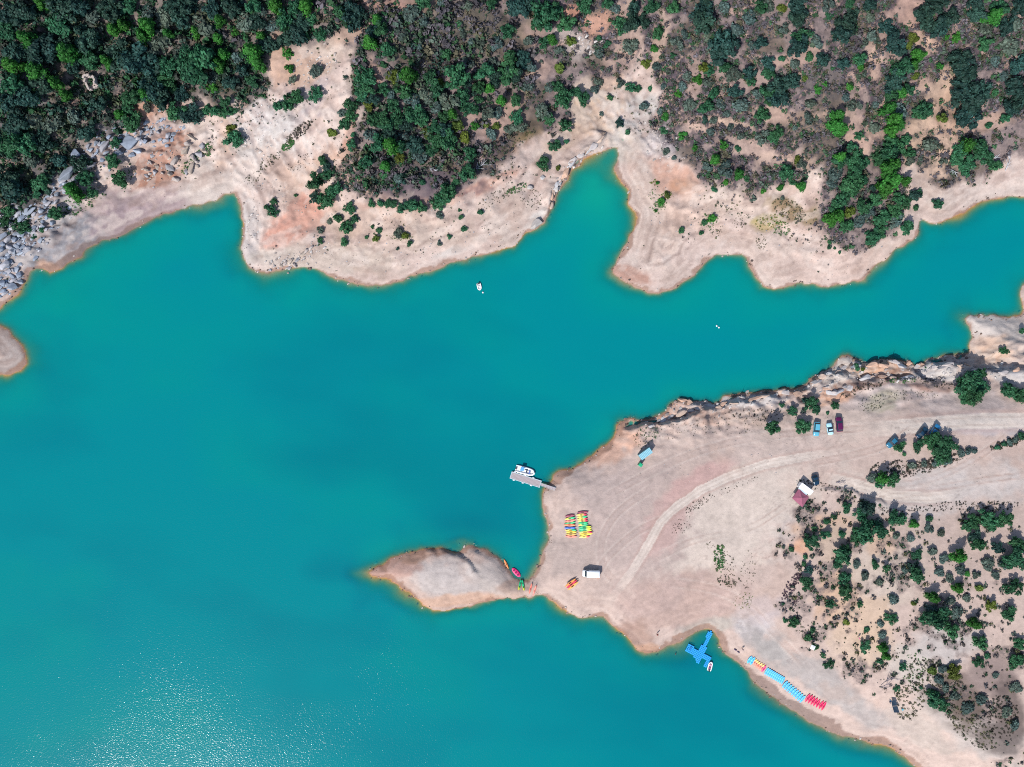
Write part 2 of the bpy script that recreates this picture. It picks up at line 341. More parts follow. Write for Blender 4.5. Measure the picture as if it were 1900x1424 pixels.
# the peninsula
for p in [
 (1370,960,175,85,35,(222,212,206)),(1180,1010,95,62,20,(198,183,181)),(1150,920,90,52,30,(199,184,182)),(1100,900,50,40,30,(201,187,185)),(1060,1010,40,60,0,(198,184,181)),(1290,900,78,22,35,(210,178,176)),(1230,980,30,60,-35,(206,180,178)),
 (1260,1120,120,52,10,(199,177,173)),(1175,1180,36,24,-35,(172,146,138)),(1200,1205,24,10,10,(196,160,140)),(1310,1165,60,14,10,(190,186,182)),
 (1720,742,150,38,0,(205,194,195)),(1600,790,120,30,5,(210,196,190)),(1450,820,110,26,8,(211,196,192)),(1770,905,150,40,8,(211,206,207)),(1830,790,90,18,0,(206,202,210)),
 (1480,1002,28,20,-50,(228,178,148)),(1470,985,20,30,-50,(206,196,196)),(1395,1160,34,26,0,(212,210,216)),(1420,1130,40,24,20,(206,196,200)),
 (1500,1245,130,26,-32,(176,172,174)),(1570,1300,110,22,-30,(182,178,180)),(1440,1210,40,16,-30,(178,176,178)),(1560,1110,52,62,0,(220,190,168)),(1520,980,50,26,10,(220,190,170)),(1545,1010,40,40,0,(206,188,176)),
 (1640,1060,70,60,30,(212,200,192)),(1640,1010,30,24,0,(222,196,178)),(1600,1200,70,40,-20,(216,196,180)),(1700,1230,60,40,0,(206,200,198)),(1760,1190,60,40,0,(196,192,194)),(1800,1340,110,40,-38,(192,186,186)),(1785,1300,60,40,-35,(92,80,74)),(1840,1250,50,40,0,(150,136,136)),(1870,1320,30,50,0,(110,100,100)),(1600,1150,50,40,0,(216,194,176)),(1850,1370,50,24,-35,(120,112,112)),(1700,1350,60,30,-35,(196,186,182)),
 (1225,772,70,16,10,(226,182,162)),(1165,800,32,34,0,(224,182,162)),(1130,840,40,20,35,(222,182,164)),(1400,742,60,12,5,(208,208,214)),(1310,758,40,10,0,(198,190,194)),(1330,775,60,16,0,(206,178,166)),(1400,775,70,16,0,(196,178,170)),
 (1556,688,42,26,20,(206,202,200)),(1545,735,38,15,10,(224,180,154)),(1650,690,60,14,0,(218,180,154)),(1735,690,42,18,0,(204,206,210)),(1850,608,55,24,-10,(212,208,208)),(1840,655,44,26,0,(220,194,178)),(1880,700,40,20,-10,(196,198,204)),(1600,712,60,12,15,(150,122,112)),(1730,715,50,10,-8,(160,130,122)),(1640,745,30,16,15,(186,182,166)),
 (830,1070,78,36,-6,(210,205,206)),(725,1058,50,22,8,(198,166,158)),(860,1112,95,9,5,(214,182,164)),(925,1065,30,42,20,(205,198,197)),(960,1092,30,12,0,(190,170,162)),(775,1035,30,9,12,(176,146,132)) ]:
    patch(*p)
setc(gul * 0.75 * smooth01((gr_ - 0.62) / 0.22), alb(218, 217, 219))
setc(gul * 0.40 * smooth01((0.52 - gr_) / 0.2), alb(160, 152, 158))
# dirt tracks
trackm = np.zeros(GX.shape)
for pts, w in [([(1110,1135),(1135,1110),(1172,1062),(1192,1030),(1210,998),(1226,968),(1252,944),(1300,910),(1350,886),(1420,862),(1500,847),(1590,836)], 8),
               ([(1500,884),(1540,888),(1590,900),(1650,920),(1720,925),(1800,915)], 10), ([(1590,800),(1700,790),(1800,782),(1960,780)], 14)]:
    q, s, u, L = polyline(np.array(pts, float), PU, PV)
    m = smooth01((w - q + 1.0 * nz2) / 1.6 + 0.5) * smooth01(u * 3.2) * smooth01((1 - u) * 4)
    trackm = np.maximum(trackm, m)
    edge = np.exp(-((q - w * 1.25) / (w * 0.35)) ** 2) * smooth01(u * 3.2) * smooth01((1 - u) * 4) * (~isN)
    setc(0.5 * edge, alb(192, 166, 160))
    setc(0.92 * m, alb(232, 224, 219))
    rut = np.exp(-((np.abs(q) - w * 0.5) / 1.6) ** 2) * m
    setc(0.6 * rut, alb(200, 186, 180))
    Hh -= 0.05 * m
trackm = trackm * (~isN)
# tractor lines of the tilled field and drag marks on the sand
fld = np.exp(-((((PU - 1370) * 0.82 - (PV - 960) * -0.57) / 190) ** 2 + (((PU - 1370) * 0.57 + (PV - 960) * 0.82) / 85) ** 2) ** 2)
lines = np.sin((GX * 0.57 - GY * 0.82) * 4.2 + 2.5 * fbm(GX, GY, 8, 2, 51)) * (~isN)
C *= (1 + (0.022 * fld * lines)[..., None])
# tyre marks on the plain
for pts in [[(1110,930),(1180,890),(1290,835),(1420,805),(1560,800),(1640,790)],[(1150,1085),(1120,1060),(1110,1010),(1140,950),(1220,900)],[(1240,960),(1180,985),(1120,1040),(1105,1075)],[(1500,860),(1560,850),(1640,830),(1700,790)],[(1560,880),(1640,905),(1740,890),(1830,840),(1880,800)],[(1210,1040),(1290,1000),(1390,985),(1470,930)],[(1230,1080),(1330,1090),(1400,1130),(1440,1180),(1500,1240)],[(1600,770),(1640,745),(1700,735),(1760,750)],[(1620,930),(1720,910),(1830,890),(1920,880)]]:
    P_ = np.array(pts, float); t_ = np.linspace(0, len(P_) - 1, 13)
    P_ = np.stack([np.interp(t_, np.arange(len(P_)), P_[:, 0]), np.interp(t_, np.arange(len(P_)), P_[:, 1])], 1)
    for k in range(2): P_[1:-1] = (P_[:-2] + 2 * P_[1:-1] + P_[2:]) / 4
    q, s, u, L = polyline(P_, PU, PV)
    m = np.exp(-((q - 5.0) / 1.5) ** 2) * smooth01(u * 8) * smooth01((1 - u) * 8) * (~isN) * (0.6 + 0.6 * nz1)
    setc(0.75 * m, alb(184, 162, 156)); setc(0.4 * np.exp(-((q - 8.5) / 1.5) ** 2) * (m * 0 + smooth01(u * 8) * smooth01((1 - u) * 8)) * (~isN), alb(226, 216, 212))
# litter and dark soil under the scrub
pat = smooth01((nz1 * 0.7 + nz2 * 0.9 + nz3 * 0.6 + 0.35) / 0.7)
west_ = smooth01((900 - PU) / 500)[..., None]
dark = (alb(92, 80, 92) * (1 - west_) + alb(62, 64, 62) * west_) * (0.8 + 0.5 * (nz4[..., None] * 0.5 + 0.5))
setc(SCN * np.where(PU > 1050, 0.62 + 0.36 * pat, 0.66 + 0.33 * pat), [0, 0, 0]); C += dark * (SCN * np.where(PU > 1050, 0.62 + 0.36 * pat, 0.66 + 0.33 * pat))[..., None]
setc(SCN * 0.62 * smooth01((nz2 + 0.5 * nz1 - 0.42) / 0.25), alb(208, 180, 168))
setc(SCN * 0.6 * smooth01((fbm(GX, GY, 12, 3, 61) - 0.35) / 0.3), alb(110, 100, 84))
pat2 = smooth01((nz1 * 0.9 + nz2 * 0.6 - 0.15) / 0.6)
setc(SCS * 0.55 * pat2, alb(132, 118, 118))
for cx, cy, rx, ry, ang, col, st in [(600,105,45,24,40,(210,194,184),.8),(560,140,60,20,35,(204,176,160),.7),(520,120,18,50,0,(210,176,156),.7),(650,62,40,16,20,(206,176,160),.6),(740,10,60,16,0,(214,172,154),.5),
   (1062,28,16,20,30,(226,170,150),.85),(1105,45,34,24,10,(224,178,160),.8),(1060,75,30,24,-30,(216,206,204),.75),(1160,75,26,60,0,(212,188,176),.6),(1330,225,60,9,-10,(222,196,180),.8),(1290,235,30,12,-20,(222,196,182),.7),
   (1738,185,20,95,-28,(216,190,172),.9),(1748,275,30,50,-10,(222,196,180),.9),(1775,200,40,24,10,(206,176,160),.6),(1640,60,12,60,5,(206,182,172),.6),(1480,110,40,16,10,(200,172,160),.6),(1520,215,50,10,10,(214,188,176),.6),(1440,215,50,14,-8,(214,186,172),.7),(1380,270,60,16,-12,(212,188,178),.7),(1470,300,60,20,0,(214,190,178),.6),(1290,140,16,50,0,(206,182,172),.6),(1220,90,14,50,-10,(214,190,176),.8),(1000,130,30,16,20,(206,178,166),.6),(980,60,24,14,0,(204,176,164),.5),(690,150,14,30,0,(206,170,156),.6),(820,180,40,12,-20,(206,176,164),.5),(940,200,40,16,30,(206,178,166),.6),(1690,20,34,22,20,(210,178,166),.8),(1725,80,30,18,-30,(220,190,172),.8),(1680,170,60,14,30,(214,184,170),.7),(1620,110,14,50,10,(216,188,172),.7),(1600,250,30,40,40,(220,190,176),.75),(1790,235,80,16,12,(216,184,166),.6),
   (860,205,60,14,-25,(206,176,164),.55),(930,230,40,20,30,(200,172,162),.5),(1500,230,60,24,20,(128,116,106),.7),(1530,150,60,30,0,(104,102,104),.7),(1590,180,20,60,0,(200,178,170),.5),(1370,150,70,24,0,(190,168,164),.45),
   (780,340,100,26,-5,(98,88,104),.85),(850,60,110,50,0,(104,104,92),.6),(30,200,50,60,0,(112,120,136),.6),(140,180,30,16,0,(150,120,112),.6),(300,215,40,12,10,(206,170,156),.7),(270,205,24,12,0,(206,160,140),.8),(240,250,30,12,20,(214,166,140),.6)]:
    patch(cx, cy, rx, ry, ang, col, min(0.85, st * 0.9), 0.8, 0.8, True)
ear = fbm(GX, GY, 11, 4, 91); ear2 = fbm(GX + 0.6 * GY, (GY - 0.6 * GX) * 1.7, 6, 4, 92)
nb_ = isN * (1 - SCN) * np.clip(DL / 3, 0, 1)
setc(0.30 * nb_ * smooth01((ear - 0.12) / 0.4), alb(190, 162, 150))
setc(0.40 * nb_ * smooth01((ear2 - 0.25) / 0.3), alb(166, 146, 140))
setc(0.40 * nb_ * smooth01((-ear2 - 0.30) / 0.3), alb(232, 222, 218))
setc(0.30 * (~isN) * (1 - SCS) * np.clip(DL / 3, 0, 1) * smooth01((ear - 0.2) / 0.4), alb(196, 172, 162))
setc(0.55 * islet * np.exp(-DL / 1.6), alb(178, 132, 112))
# bare rock faces: paler blue-grey ledges with darker seams
seam = np.abs(fbm(GX + 0.8 * GY, GY * 1.8 - GX * 0.3, 4.0, 3, 71))
setc(0.45 * rockm * smooth01((seam - 0.25) / 0.3), alb(214, 208, 206))
setc(0.55 * rockm * smooth01((0.09 - seam) / 0.08), alb(128, 112, 112))
# water lines left by the falling lake, and the wet margin
slow = fbm(GX, GY, 24, 3, 72)
ring = np.sin(DL * 2.9 + 4.0 * slow + 0.5 * nz2)
rz = np.clip(1 - DL / 18, 0, 1) * np.clip(DL / 1.5, 0, 1) * (1 - rockm)
rz = rz * np.where(isN, 1.0, 0.45)
C *= (1 + (0.045 * rz * ring)[..., None])
fine = np.sin(DL * 6.3 + 7.0 * slow + 0.9 * nz2)
C *= (1 + (0.06 * rz * fine * smooth01((nz3 + 0.6) / 0.8))[..., None])
ring2 = np.exp(-((np.mod(DL + 1.6 * slow + 0.12 * nz2, 2.3) - 1.1) / 0.34) ** 2)
setc(0.36 * rz * ring2 * smooth01((nz3 + 0.4) / 0.5), alb(164, 144, 138))
ring3 = np.exp(-((np.mod(DL + 1.6 * slow + 0.12 * nz2 + 1.15, 2.3) - 1.1) / 0.3) ** 2)
setc(0.2 * rz * ring3, alb(228, 218, 214))
bench = np.exp(-((np.mod(DL + 2.6 * slow + 0.25 * nz2, 3.4) - 1.7) / 0.42) ** 2) * isN * np.clip((DL - 4) / 4, 0, 1) * np.clip(1 - DL / 34, 0, 1) * (1 - SCN)
setc(0.70 * bench * smooth01((nz1 + 0.1) / 0.4), alb(150, 130, 126))
setc(0.25 * smooth01((nz4 - 0.55) / 0.2) * (1 - SCN) * isN * np.clip(DL / 6, 0, 1), alb(140, 122, 116))
streak = np.abs(fbm(GX * 0.9, GY * 0.9, 5, 4, 73))
setc(0.35 * (1 - SCN) * (1 - SCS) * smooth01((0.035 - streak) / 0.03) * smooth01((nz1 + 0.2) / 0.4), alb(150, 134, 132))
wetw = 0.75 + 1.1 * nz1 + 0.5 * nz2 + 0.5 * nz3
cx_, cy_ = W(1480, 1290)
wetw = wetw + 2.6 * np.exp(-(((GX - cx_) / 32) ** 2 + ((GY - cy_) / 20) ** 2)) + 1.6 * np.exp(-((PU - 190) / 110) ** 2 - ((PV - 450) / 60) ** 2) + 1.2 * np.exp(-((PU - 1300) / 50) ** 2 - ((PV - 1175) / 30) ** 2)
wet = smooth01((wetw - D) / 0.5 + 0.4) * (D > -0.5)
grey_wet = np.clip(np.exp(-((PU - 1480) / 170) ** 2 - ((PV - 1290) / 110) ** 2) + np.exp(-((PU - 190) / 150) ** 2 - ((PV - 450) / 70) ** 2), 0, 1)
wc = alb(158, 126, 112) * (1 - grey_wet[..., None]) + alb(128, 112, 110) * grey_wet[..., None]
setc(0.75 * wet, [0, 0, 0]); C += wc * (0.75 * wet)[..., None]
setc(0.45 * wet * smooth01((0.35 - D) / 0.4) * smooth01((nz3 + 0.2) / 0.5), alb(164, 112, 74))
# lake bed
setc((D < 0) * 0.92, alb(172, 148, 116))
setc((D < 0) * 0.9 * smooth01((nz3 + 0.25) / 0.5), alb(200, 150, 88))
setc((D < 0) * 0.7 * grey_wet, alb(140, 124, 100))
C *= (1 + (0.05 * nz2 + 0.06 * nz4 + 0.05 * nz1)[..., None])
C *= np.where((D > 0)[..., None], np.array([1.0, 0.95, 0.885]), 1.0)
C = np.clip(C, 0.005, 0.8)

# ------------------------------------------------------------------ materials
def newmat(name):
    m = bpy.data.materials.new(name); m.use_nodes = True
    nt = m.node_tree; nt.nodes.clear()
    return m, nt, nt.nodes.new('ShaderNodeOutputMaterial')
def N(nt, t, **kw):
    n = nt.nodes.new(t)
    for k, v in kw.items():
        if k.startswith('_'): setattr(n, k[1:], v)
        else: n.inputs[k].default_value = v
    return n
def mixc(nt, mode, fac, a, b):
    n = nt.nodes.new('ShaderNodeMix'); n.data_type = 'RGBA'; n.blend_type = mode
    n.inputs[0].default_value = fac if not hasattr(fac, 'is_output') else 1
    if hasattr(fac, 'is_output'): nt.links.new(fac, n.inputs[0])
    for i, v in ((6, a), (7, b)):
        if hasattr(v, 'is_output'): nt.links.new(v, n.inputs[i])
        else: n.inputs[i].default_value = (*v, 1) if len(v) == 3 else v
    return n.outputs[2]
def ramp(nt, src, pts):
    n = nt.nodes.new('ShaderNodeValToRGB')
    e = n.color_ramp.elements
    while len(e) < len(pts): e.new(0.5)
    for k, (p, c) in enumerate(pts):
        e[k].position = p; e[k].color = (c, c, c, 1) if not hasattr(c, '__len__') else (*c, 1)
    nt.links.new(src, n.inputs[0])
    return n.outputs[0]

def ground_material():
    m, nt, out = newmat('soil_and_rock')
    L = nt.links.new
    at = N(nt, 'ShaderNodeAttribute', _attribute_name='soil')
    co = nt.nodes.new('ShaderNodeTexCoord')
    n1 = N(nt, 'ShaderNodeTexNoise', Scale=0.9, Detail=5.0, Roughness=0.65); L(co.outputs['Object'], n1.inputs['Vector'])
    n2 = N(nt, 'ShaderNodeTexNoise', Scale=2.6, Detail=3.0, Roughness=0.7); L(co.outputs['Object'], n2.inputs['Vector'])
    vo = N(nt, 'ShaderNodeTexVoronoi', Scale=1.7); L(co.outputs['Object'], vo.inputs['Vector'])
    c = mixc(nt, 'MULTIPLY', 1.0, at.outputs['Color'], ramp(nt, n1.outputs['Fac'], [(0.28, 0.90), (0.5, 1.0), (0.72, 1.08)]))
    c = mixc(nt, 'MULTIPLY', 0.8, c, ramp(nt, n2.outputs['Fac'], [(0.27, 0.82), (0.40, 0.98), (0.62, 1.02), (0.72, 1.10)]))
    c = mixc(nt, 'MULTIPLY', 0.5, c, ramp(nt, vo.outputs['Distance'], [(0.05, 0.75), (0.2, 1.0)]))
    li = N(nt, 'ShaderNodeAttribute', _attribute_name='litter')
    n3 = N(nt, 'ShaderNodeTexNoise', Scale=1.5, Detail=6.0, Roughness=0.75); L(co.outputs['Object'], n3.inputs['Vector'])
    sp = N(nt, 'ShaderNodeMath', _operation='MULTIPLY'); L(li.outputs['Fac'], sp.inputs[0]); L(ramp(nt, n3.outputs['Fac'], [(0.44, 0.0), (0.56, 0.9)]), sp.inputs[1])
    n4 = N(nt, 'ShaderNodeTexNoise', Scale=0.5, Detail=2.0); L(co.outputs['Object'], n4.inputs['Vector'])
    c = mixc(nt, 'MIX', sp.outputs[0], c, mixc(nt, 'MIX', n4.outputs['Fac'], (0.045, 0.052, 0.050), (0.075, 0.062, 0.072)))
    bs = N(nt, 'ShaderNodeBsdfPrincipled', Roughness=0.95)
    bs.inputs['Specular IOR Level'].default_value = 0.15
    L(c, bs.inputs['Base Color'])
    bp = N(nt, 'ShaderNodeBump', Strength=0.6, Distance=0.20); L(n1.outputs['Fac'], bp.inputs['Height'])
    bp2 = N(nt, 'ShaderNodeBump', Strength=0.4, Distance=0.10); L(n2.outputs['Fac'], bp2.inputs['Height']); L(bp.outputs[0], bp2.inputs['Normal'])
    L(bp2.outputs[0], bs.inputs['Normal'])
    L(bs.outputs[0], out.inputs[0])
    return m
M_GROUND = ground_material()

def water_material():
    m, nt, out = newmat('turbid_lake_water')
    L = nt.links.new
    dep = N(nt, 'ShaderNodeAttribute', _attribute_name='depth')
    tint = N(nt, 'ShaderNodeAttribute', _attribute_name='silt')
    calm = N(nt, 'ShaderNodeAttribute', _attribute_name='ripple')
    # light that reaches the bed and returns: exp(-k * depth) for red, green, blue
    comb = nt.nodes.new('ShaderNodeCombineColor'); inv = nt.nodes.new('ShaderNodeCombineColor')
    for k, a in enumerate((3.0, 1.25, 1.95)):
        mu = N(nt, 'ShaderNodeMath', _operation='MULTIPLY'); L(dep.outputs['Fac'], mu.inputs[0]); mu.inputs[1].default_value = -a
        ex = N(nt, 'ShaderNodeMath', _operation='EXPONENT'); L(mu.outputs[0], ex.inputs[0])
        L(ex.outputs[0], comb.inputs[k])
        su = N(nt, 'ShaderNodeMath', _operation='SUBTRACT'); su.inputs[0].default_value = 1; L(ex.outputs[0], su.inputs[1])
        L(su.outputs[0], inv.inputs[k])
    body = mixc(nt, 'MULTIPLY', 1.0, tint.outputs['Color'], inv.outputs[0])
    tr = nt.nodes.new('ShaderNodeBsdfTransparent'); L(comb.outputs[0], tr.inputs[0])
    df = nt.nodes.new('ShaderNodeBsdfDiffuse'); L(body, df.inputs[0])
    ad = nt.nodes.new('ShaderNodeAddShader'); L(tr.outputs[0], ad.inputs[0]); L(df.outputs[0], ad.inputs[1])
    co = nt.nodes.new('ShaderNodeTexCoord')
    n1 = N(nt, 'ShaderNodeTexNoise', Scale=2.1, Detail=2.0, Roughness=0.6); L(co.outputs['Object'], n1.inputs['Vector'])
    n2 = N(nt, 'ShaderNodeTexNoise', Scale=0.16, Detail=3.0); L(co.outputs['Object'], n2.inputs['Vector'])
    gust = N(nt, 'ShaderNodeMath', _operation='MULTIPLY'); L(calm.outputs['Fac'], gust.inputs[0]); gust.inputs[1].default_value = 1.0
    bp = N(nt, 'ShaderNodeBump', Distance=0.15); L(gust.outputs[0], bp.inputs['Strength']); L(n1.outputs['Fac'], bp.inputs['Height'])
    gl = N(nt, 'ShaderNodeBsdfGlossy', Roughness=0.14); L(bp.outputs[0], gl.inputs['Normal'])
    fr = N(nt, 'ShaderNodeFresnel', IOR=1.25); L(bp.outputs[0], fr.inputs['Normal'])
    mx = nt.nodes.new('ShaderNodeMixShader'); L(fr.outputs[0], mx.inputs[0]); L(ad.outputs[0], mx.inputs[1]); L(gl.outputs[0], mx.inputs[2])
    L(mx.outputs[0], out.inputs[0])
    return m
M_WATER = water_material()

def leaf_material():
    m, nt, out = newmat('foliage')
    L = nt.links.new
    oi = nt.nodes.new('ShaderNodeObjectInfo'); co = nt.nodes.new('ShaderNodeTexCoord')
    at = N(nt, 'ShaderNodeAttribute', _attribute_name='leafvar')
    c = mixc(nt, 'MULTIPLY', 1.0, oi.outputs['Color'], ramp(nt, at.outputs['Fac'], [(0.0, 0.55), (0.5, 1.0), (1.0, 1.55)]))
    d = N(nt, 'ShaderNodeBsdfPrincipled', Roughness=0.7); d.inputs['Specular IOR Level'].default_value = 0.25; L(c, d.inputs['Base Color'])
    t = nt.nodes.new('ShaderNodeBsdfTranslucent'); L(c, t.inputs[0])
    mx = N(nt, 'ShaderNodeMixShader'); mx.inputs[0].default_value = 0.22
    L(d.outputs[0], mx.inputs[1]); L(t.outputs[0], mx.inputs[2]); L(mx.outputs[0], out.inputs[0])
    return m
M_LEAF = leaf_material()
def tint_leaf_material():
    m, nt, out = newmat('scrub_foliage')
    L = nt.links.new
    at = N(nt, 'ShaderNodeAttribute', _attribute_name='tint')
    d = N(nt, 'ShaderNodeBsdfPrincipled', Roughness=0.85); d.inputs['Specular IOR Level'].default_value = 0.15; L(at.outputs['Color'], d.inputs['Base Color'])
    L(d.outputs[0], out.inputs[0])
    return m
M_SCRUB = tint_leaf_material()
def plain(name, col, rough=0.6, noise=0.12, scale=3.0, metal=0.0, spec=0.4, objcol=False):
    m, nt, out = newmat(name)
    L = nt.links.new
    co = nt.nodes.new('ShaderNodeTexCoord')
    n1 = N(nt, 'ShaderNodeTexNoise', Scale=scale, Detail=4.0, Roughness=0.6); L(co.outputs['Object'], n1.inputs['Vector'])
    if objcol:
        oi = nt.nodes.new('ShaderNodeObjectInfo'); base = oi.outputs['Color']
    else: base = tuple(col)
    c = mixc(nt, 'MULTIPLY', 1.0, base, ramp(nt, n1.outputs['Fac'], [(0.25, 1 - noise), (0.75, 1 + noise)]))
    b = N(nt, 'ShaderNodeBsdfPrincipled', Roughness=rough, Metallic=metal); b.inputs['Specular IOR Level'].default_value = spec
    L(c, b.inputs['Base Color']); L(b.outputs[0], out.inputs[0])
    return m
def two_tone(name, a, b, pos=0.5, soft=0.12):
    """moulded plastic whose colour runs from a (tail) to b (nose) along the hull"""
    m, nt, out = newmat(name)
    L = nt.links.new
    co = nt.nodes.new('ShaderNodeTexCoord'); sx = nt.nodes.new('ShaderNodeSeparateXYZ'); L(co.outputs['Generated'], sx.inputs[0])
    f = ramp(nt, sx.outputs[0], [(max(0, pos - soft), 0.0), (min(1, pos + soft), 1.0)])
    c = mixc(nt, 'MIX', f, a, b)
    p = N(nt, 'ShaderNodeBsdfPrincipled', Roughness=0.45); L(c, p.inputs['Base Color']); L(p.outputs[0], out.inputs[0])
    return m
M = {
 'white': plain('white_gelcoat', (0.78, 0.79, 0.80), 0.35, 0.05),
 'grey': plain('grey_metal', (0.30, 0.31, 0.33), 0.5, 0.1),
 'dark': plain('dark_rubber', (0.02, 0.022, 0.026), 0.7, 0.15),
 'glass': plain('dark_window_glass', (0.015, 0.03, 0.045), 0.08, 0.02, spec=0.8),
 'paint': plain('car_paint', (1, 1, 1), 0.28, 0.03, spec=0.6, objcol=True),
 'plastic': plain('coloured_plastic', (1, 1, 1), 0.45, 0.06, objcol=True),
 'deck': plain('weathered_deck_boards', (0.36, 0.31, 0.32), 0.8, 0.18, 5),
 'alum': plain('pale_aluminium', (0.45, 0.56, 0.60), 0.4, 0.06),
 'bluefloat': plain('blue_float_plastic', (0.02, 0.33, 0.74), 0.5, 0.10, 2.0),
 'blueseam': plain('blue_float_side', (0.01, 0.14, 0.42), 0.6, 0.10),
 'roof': plain('painted_sheet_roof', (0.16, 0.42, 0.52), 0.45, 0.08),
 'shedwall': plain('shed_boards', (0.10, 0.22, 0.24), 0.8, 0.12),
 'green': plain('green_painted_panel', (0.01, 0.22, 0.10), 0.5, 0.08),
 'maroon': plain('maroon_canvas', (0.26, 0.085, 0.13), 0.9, 0.12, 1.5),
 'navy': plain('navy_tarpaulin', (0.010, 0.028, 0.055), 0.75, 0.2, 2.0),
 'wood': plain('bark', (0.10, 0.075, 0.06), 0.95, 0.25, 6),
 'dead': plain('bleached_dead_wood', (0.46, 0.48, 0.52), 0.9, 0.2, 5),
 'deadgrey': plain('grey_purple_dead_wood', (0.17, 0.15, 0.18), 0.9, 0.2, 5),
 'stone': plain('boulder_stone', (1, 1, 1), 0.95, 0.22, 1.6, spec=0.15, objcol=True),
 'ruin': plain('rubble_masonry', (0.42, 0.36, 0.33), 0.95, 0.25, 3.0, spec=0.1),
 'skin': plain('skin', (0.45, 0.26, 0.19), 0.6, 0.06),
 'cloth': plain('cloth', (1, 1, 1), 0.9, 0.1, objcol=True),
 'lamp': plain('lamp_lens', (0.7, 0.7, 0.68), 0.15, 0.02),
 'redlamp': plain('red_lamp_lens', (0.35, 0.02, 0.02), 0.2, 0.02),
 'orange': plain('orange_plastic', (0.62, 0.20, 0.08), 0.5, 0.06),
}

# ------------------------------------------------------------------ terrain meshes: one continuous relief, split into the places it is made of
def grid_object(name, mask_faces, zvals, mat, attrs):
    fi = np.nonzero(mask_faces.ravel())[0]
    r = fi // (NX - 1); c = fi % (NX - 1)
    v00 = r * NX + c
    quads = np.stack([v00, v00 + 1, v00 + NX + 1, v00 + NX], 1)
    used, invq = np.unique(quads, return_inverse=True)
    quads = invq.reshape(-1, 4)
    me = bpy.data.meshes.new(name)
    co = np.stack([GX.ravel()[used], GY.ravel()[used], zvals.ravel()[used]], 1).astype(np.float32)
    me.vertices.add(len(used)); me.vertices.foreach_set('co', co.ravel())
    me.loops.add(quads.size); me.loops.foreach_set('vertex_index', quads.ravel().astype(np.int32))
    me.polygons.add(len(quads)); me.polygons.foreach_set('loop_start', np.arange(0, quads.size, 4, dtype=np.int32))
    me.polygons.foreach_set('loop_total', np.full(len(quads), 4, dtype=np.int32))
    me.polygons.foreach_set('use_smooth', np.ones(len(quads), dtype=bool))
    me.update(calc_edges=True)
    for an, kind, arr in attrs:
        a = me.attributes.new(an, kind, 'POINT')
        if kind == 'FLOAT_COLOR':
            d = np.ones((len(used), 4), np.float32); d[:, :3] = arr.reshape(-1, 3)[used]
            a.data.foreach_set('color', d.ravel())
        else:
            a.data.foreach_set('value', arr.ravel()[used].astype(np.float32))
    me.materials.append(mat)
    return tag(link(name, me), kind='structure')
def fmean(A): return (A[:-1, :-1] + A[1:, :-1] + A[:-1, 1:] + A[1:, 1:]) * 0.25
fh = fmean(Hh); fn = fmean(isN.astype(float)) > 0.5; fisl = fmean(islet) > 0.30
fscN = fmean((sN > 0).astype(float)) > 0.5; fscS = fmean((sS > 0).astype(float)) > 0.5; ftr = fmean(trackm) > 0.5
fwest = fmean((PV > 598).astype(float)) > 0.5
bed = fh < -0.02
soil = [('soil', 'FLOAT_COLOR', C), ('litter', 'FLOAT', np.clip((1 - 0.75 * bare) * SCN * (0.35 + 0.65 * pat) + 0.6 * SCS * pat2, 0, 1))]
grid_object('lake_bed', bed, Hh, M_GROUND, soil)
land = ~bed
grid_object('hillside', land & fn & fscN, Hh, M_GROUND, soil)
grid_object('rocky_point', land & fn & ~fscN & fwest, Hh, M_GROUND, soil)
grid_object('north_beach', land & fn & ~fscN & ~fwest, Hh, M_GROUND, soil)
grid_object('dirt_track', land & ~fn & ftr, Hh, M_GROUND, soil)
grid_object('islet', land & ~fn & fisl & ~ftr, Hh, M_GROUND, soil)
grid_object('scrub_slope', land & ~fn & ~fisl & fscS & ~ftr, Hh, M_GROUND, soil)
grid_object('peninsula', land & ~fn & ~fisl & ~fscS & ~ftr, Hh, M_GROUND, soil)
# the lake: a flat sheet over everything below its level
depth = np.maximum(-Hh, 0)
silt = np.empty(C.shape)
SA = np.array([0.000, 0.176, 0.200]); SB = np.array([0.000, 0.208, 0.178]); SD = np.array([0.000, 0.120, 0.162])
kk = np.exp(-DW / 9.0)
cove = np.exp(-((PU - 1110) / 70) ** 2 - ((PV - 330) / 80) ** 2) + 0.7 * np.exp(-((PU - 60) / 120) ** 2 - ((PV - 540) / 60) ** 2)
silt[:] = SA
west = np.exp(-((PU - 250) / 420) ** 2 - ((PV - 560) / 240) ** 2)
k3 = np.clip(0.55 * np.exp(-DW / 5.0) + 0.25 * kk + 0.5 * cove + 0.3 * west + 0.34 * fbm(GX, GY * 1.5, 40, 4, 81), 0, 1)[..., None]
silt = silt * (1 - k3) + SB * k3
k4 = np.clip(0.5 * np.exp(-((PU - 860) / 70) ** 2 - ((PV - 978) / 26) ** 2) + 0.6 * np.exp(-((PU - 600) / 60) ** 2 - ((PV - 1060) / 30) ** 2) + 0.22 * np.exp(-((PU - 560) / 150) ** 2 - ((PV - 850) / 60) ** 2) + 0.55 * np.exp(-((PU - 1000) / 330) ** 2 - ((PV - 900) / 160) ** 2) + 0.4 * np.exp(-((PU - 1250) / 250) ** 2 - ((PV - 1330) / 150) ** 2) + 0.3 * np.exp(-((PU - 100) / 250) ** 2 - ((PV - 1000) / 200) ** 2) + 0.42 * fbm(GX * 0.7 + GY * 0.3, GY * 1.3, 36, 4, 82), 0, 1)[..., None]
silt = silt * (1 - k4) + SD * k4
k5 = np.clip(0.85 * np.exp(-((PU - 1110) / 60) ** 2 - ((PV - 325) / 85) ** 2) + 0.75 * np.exp(-DW / 3.2), 0, 1)[..., None]
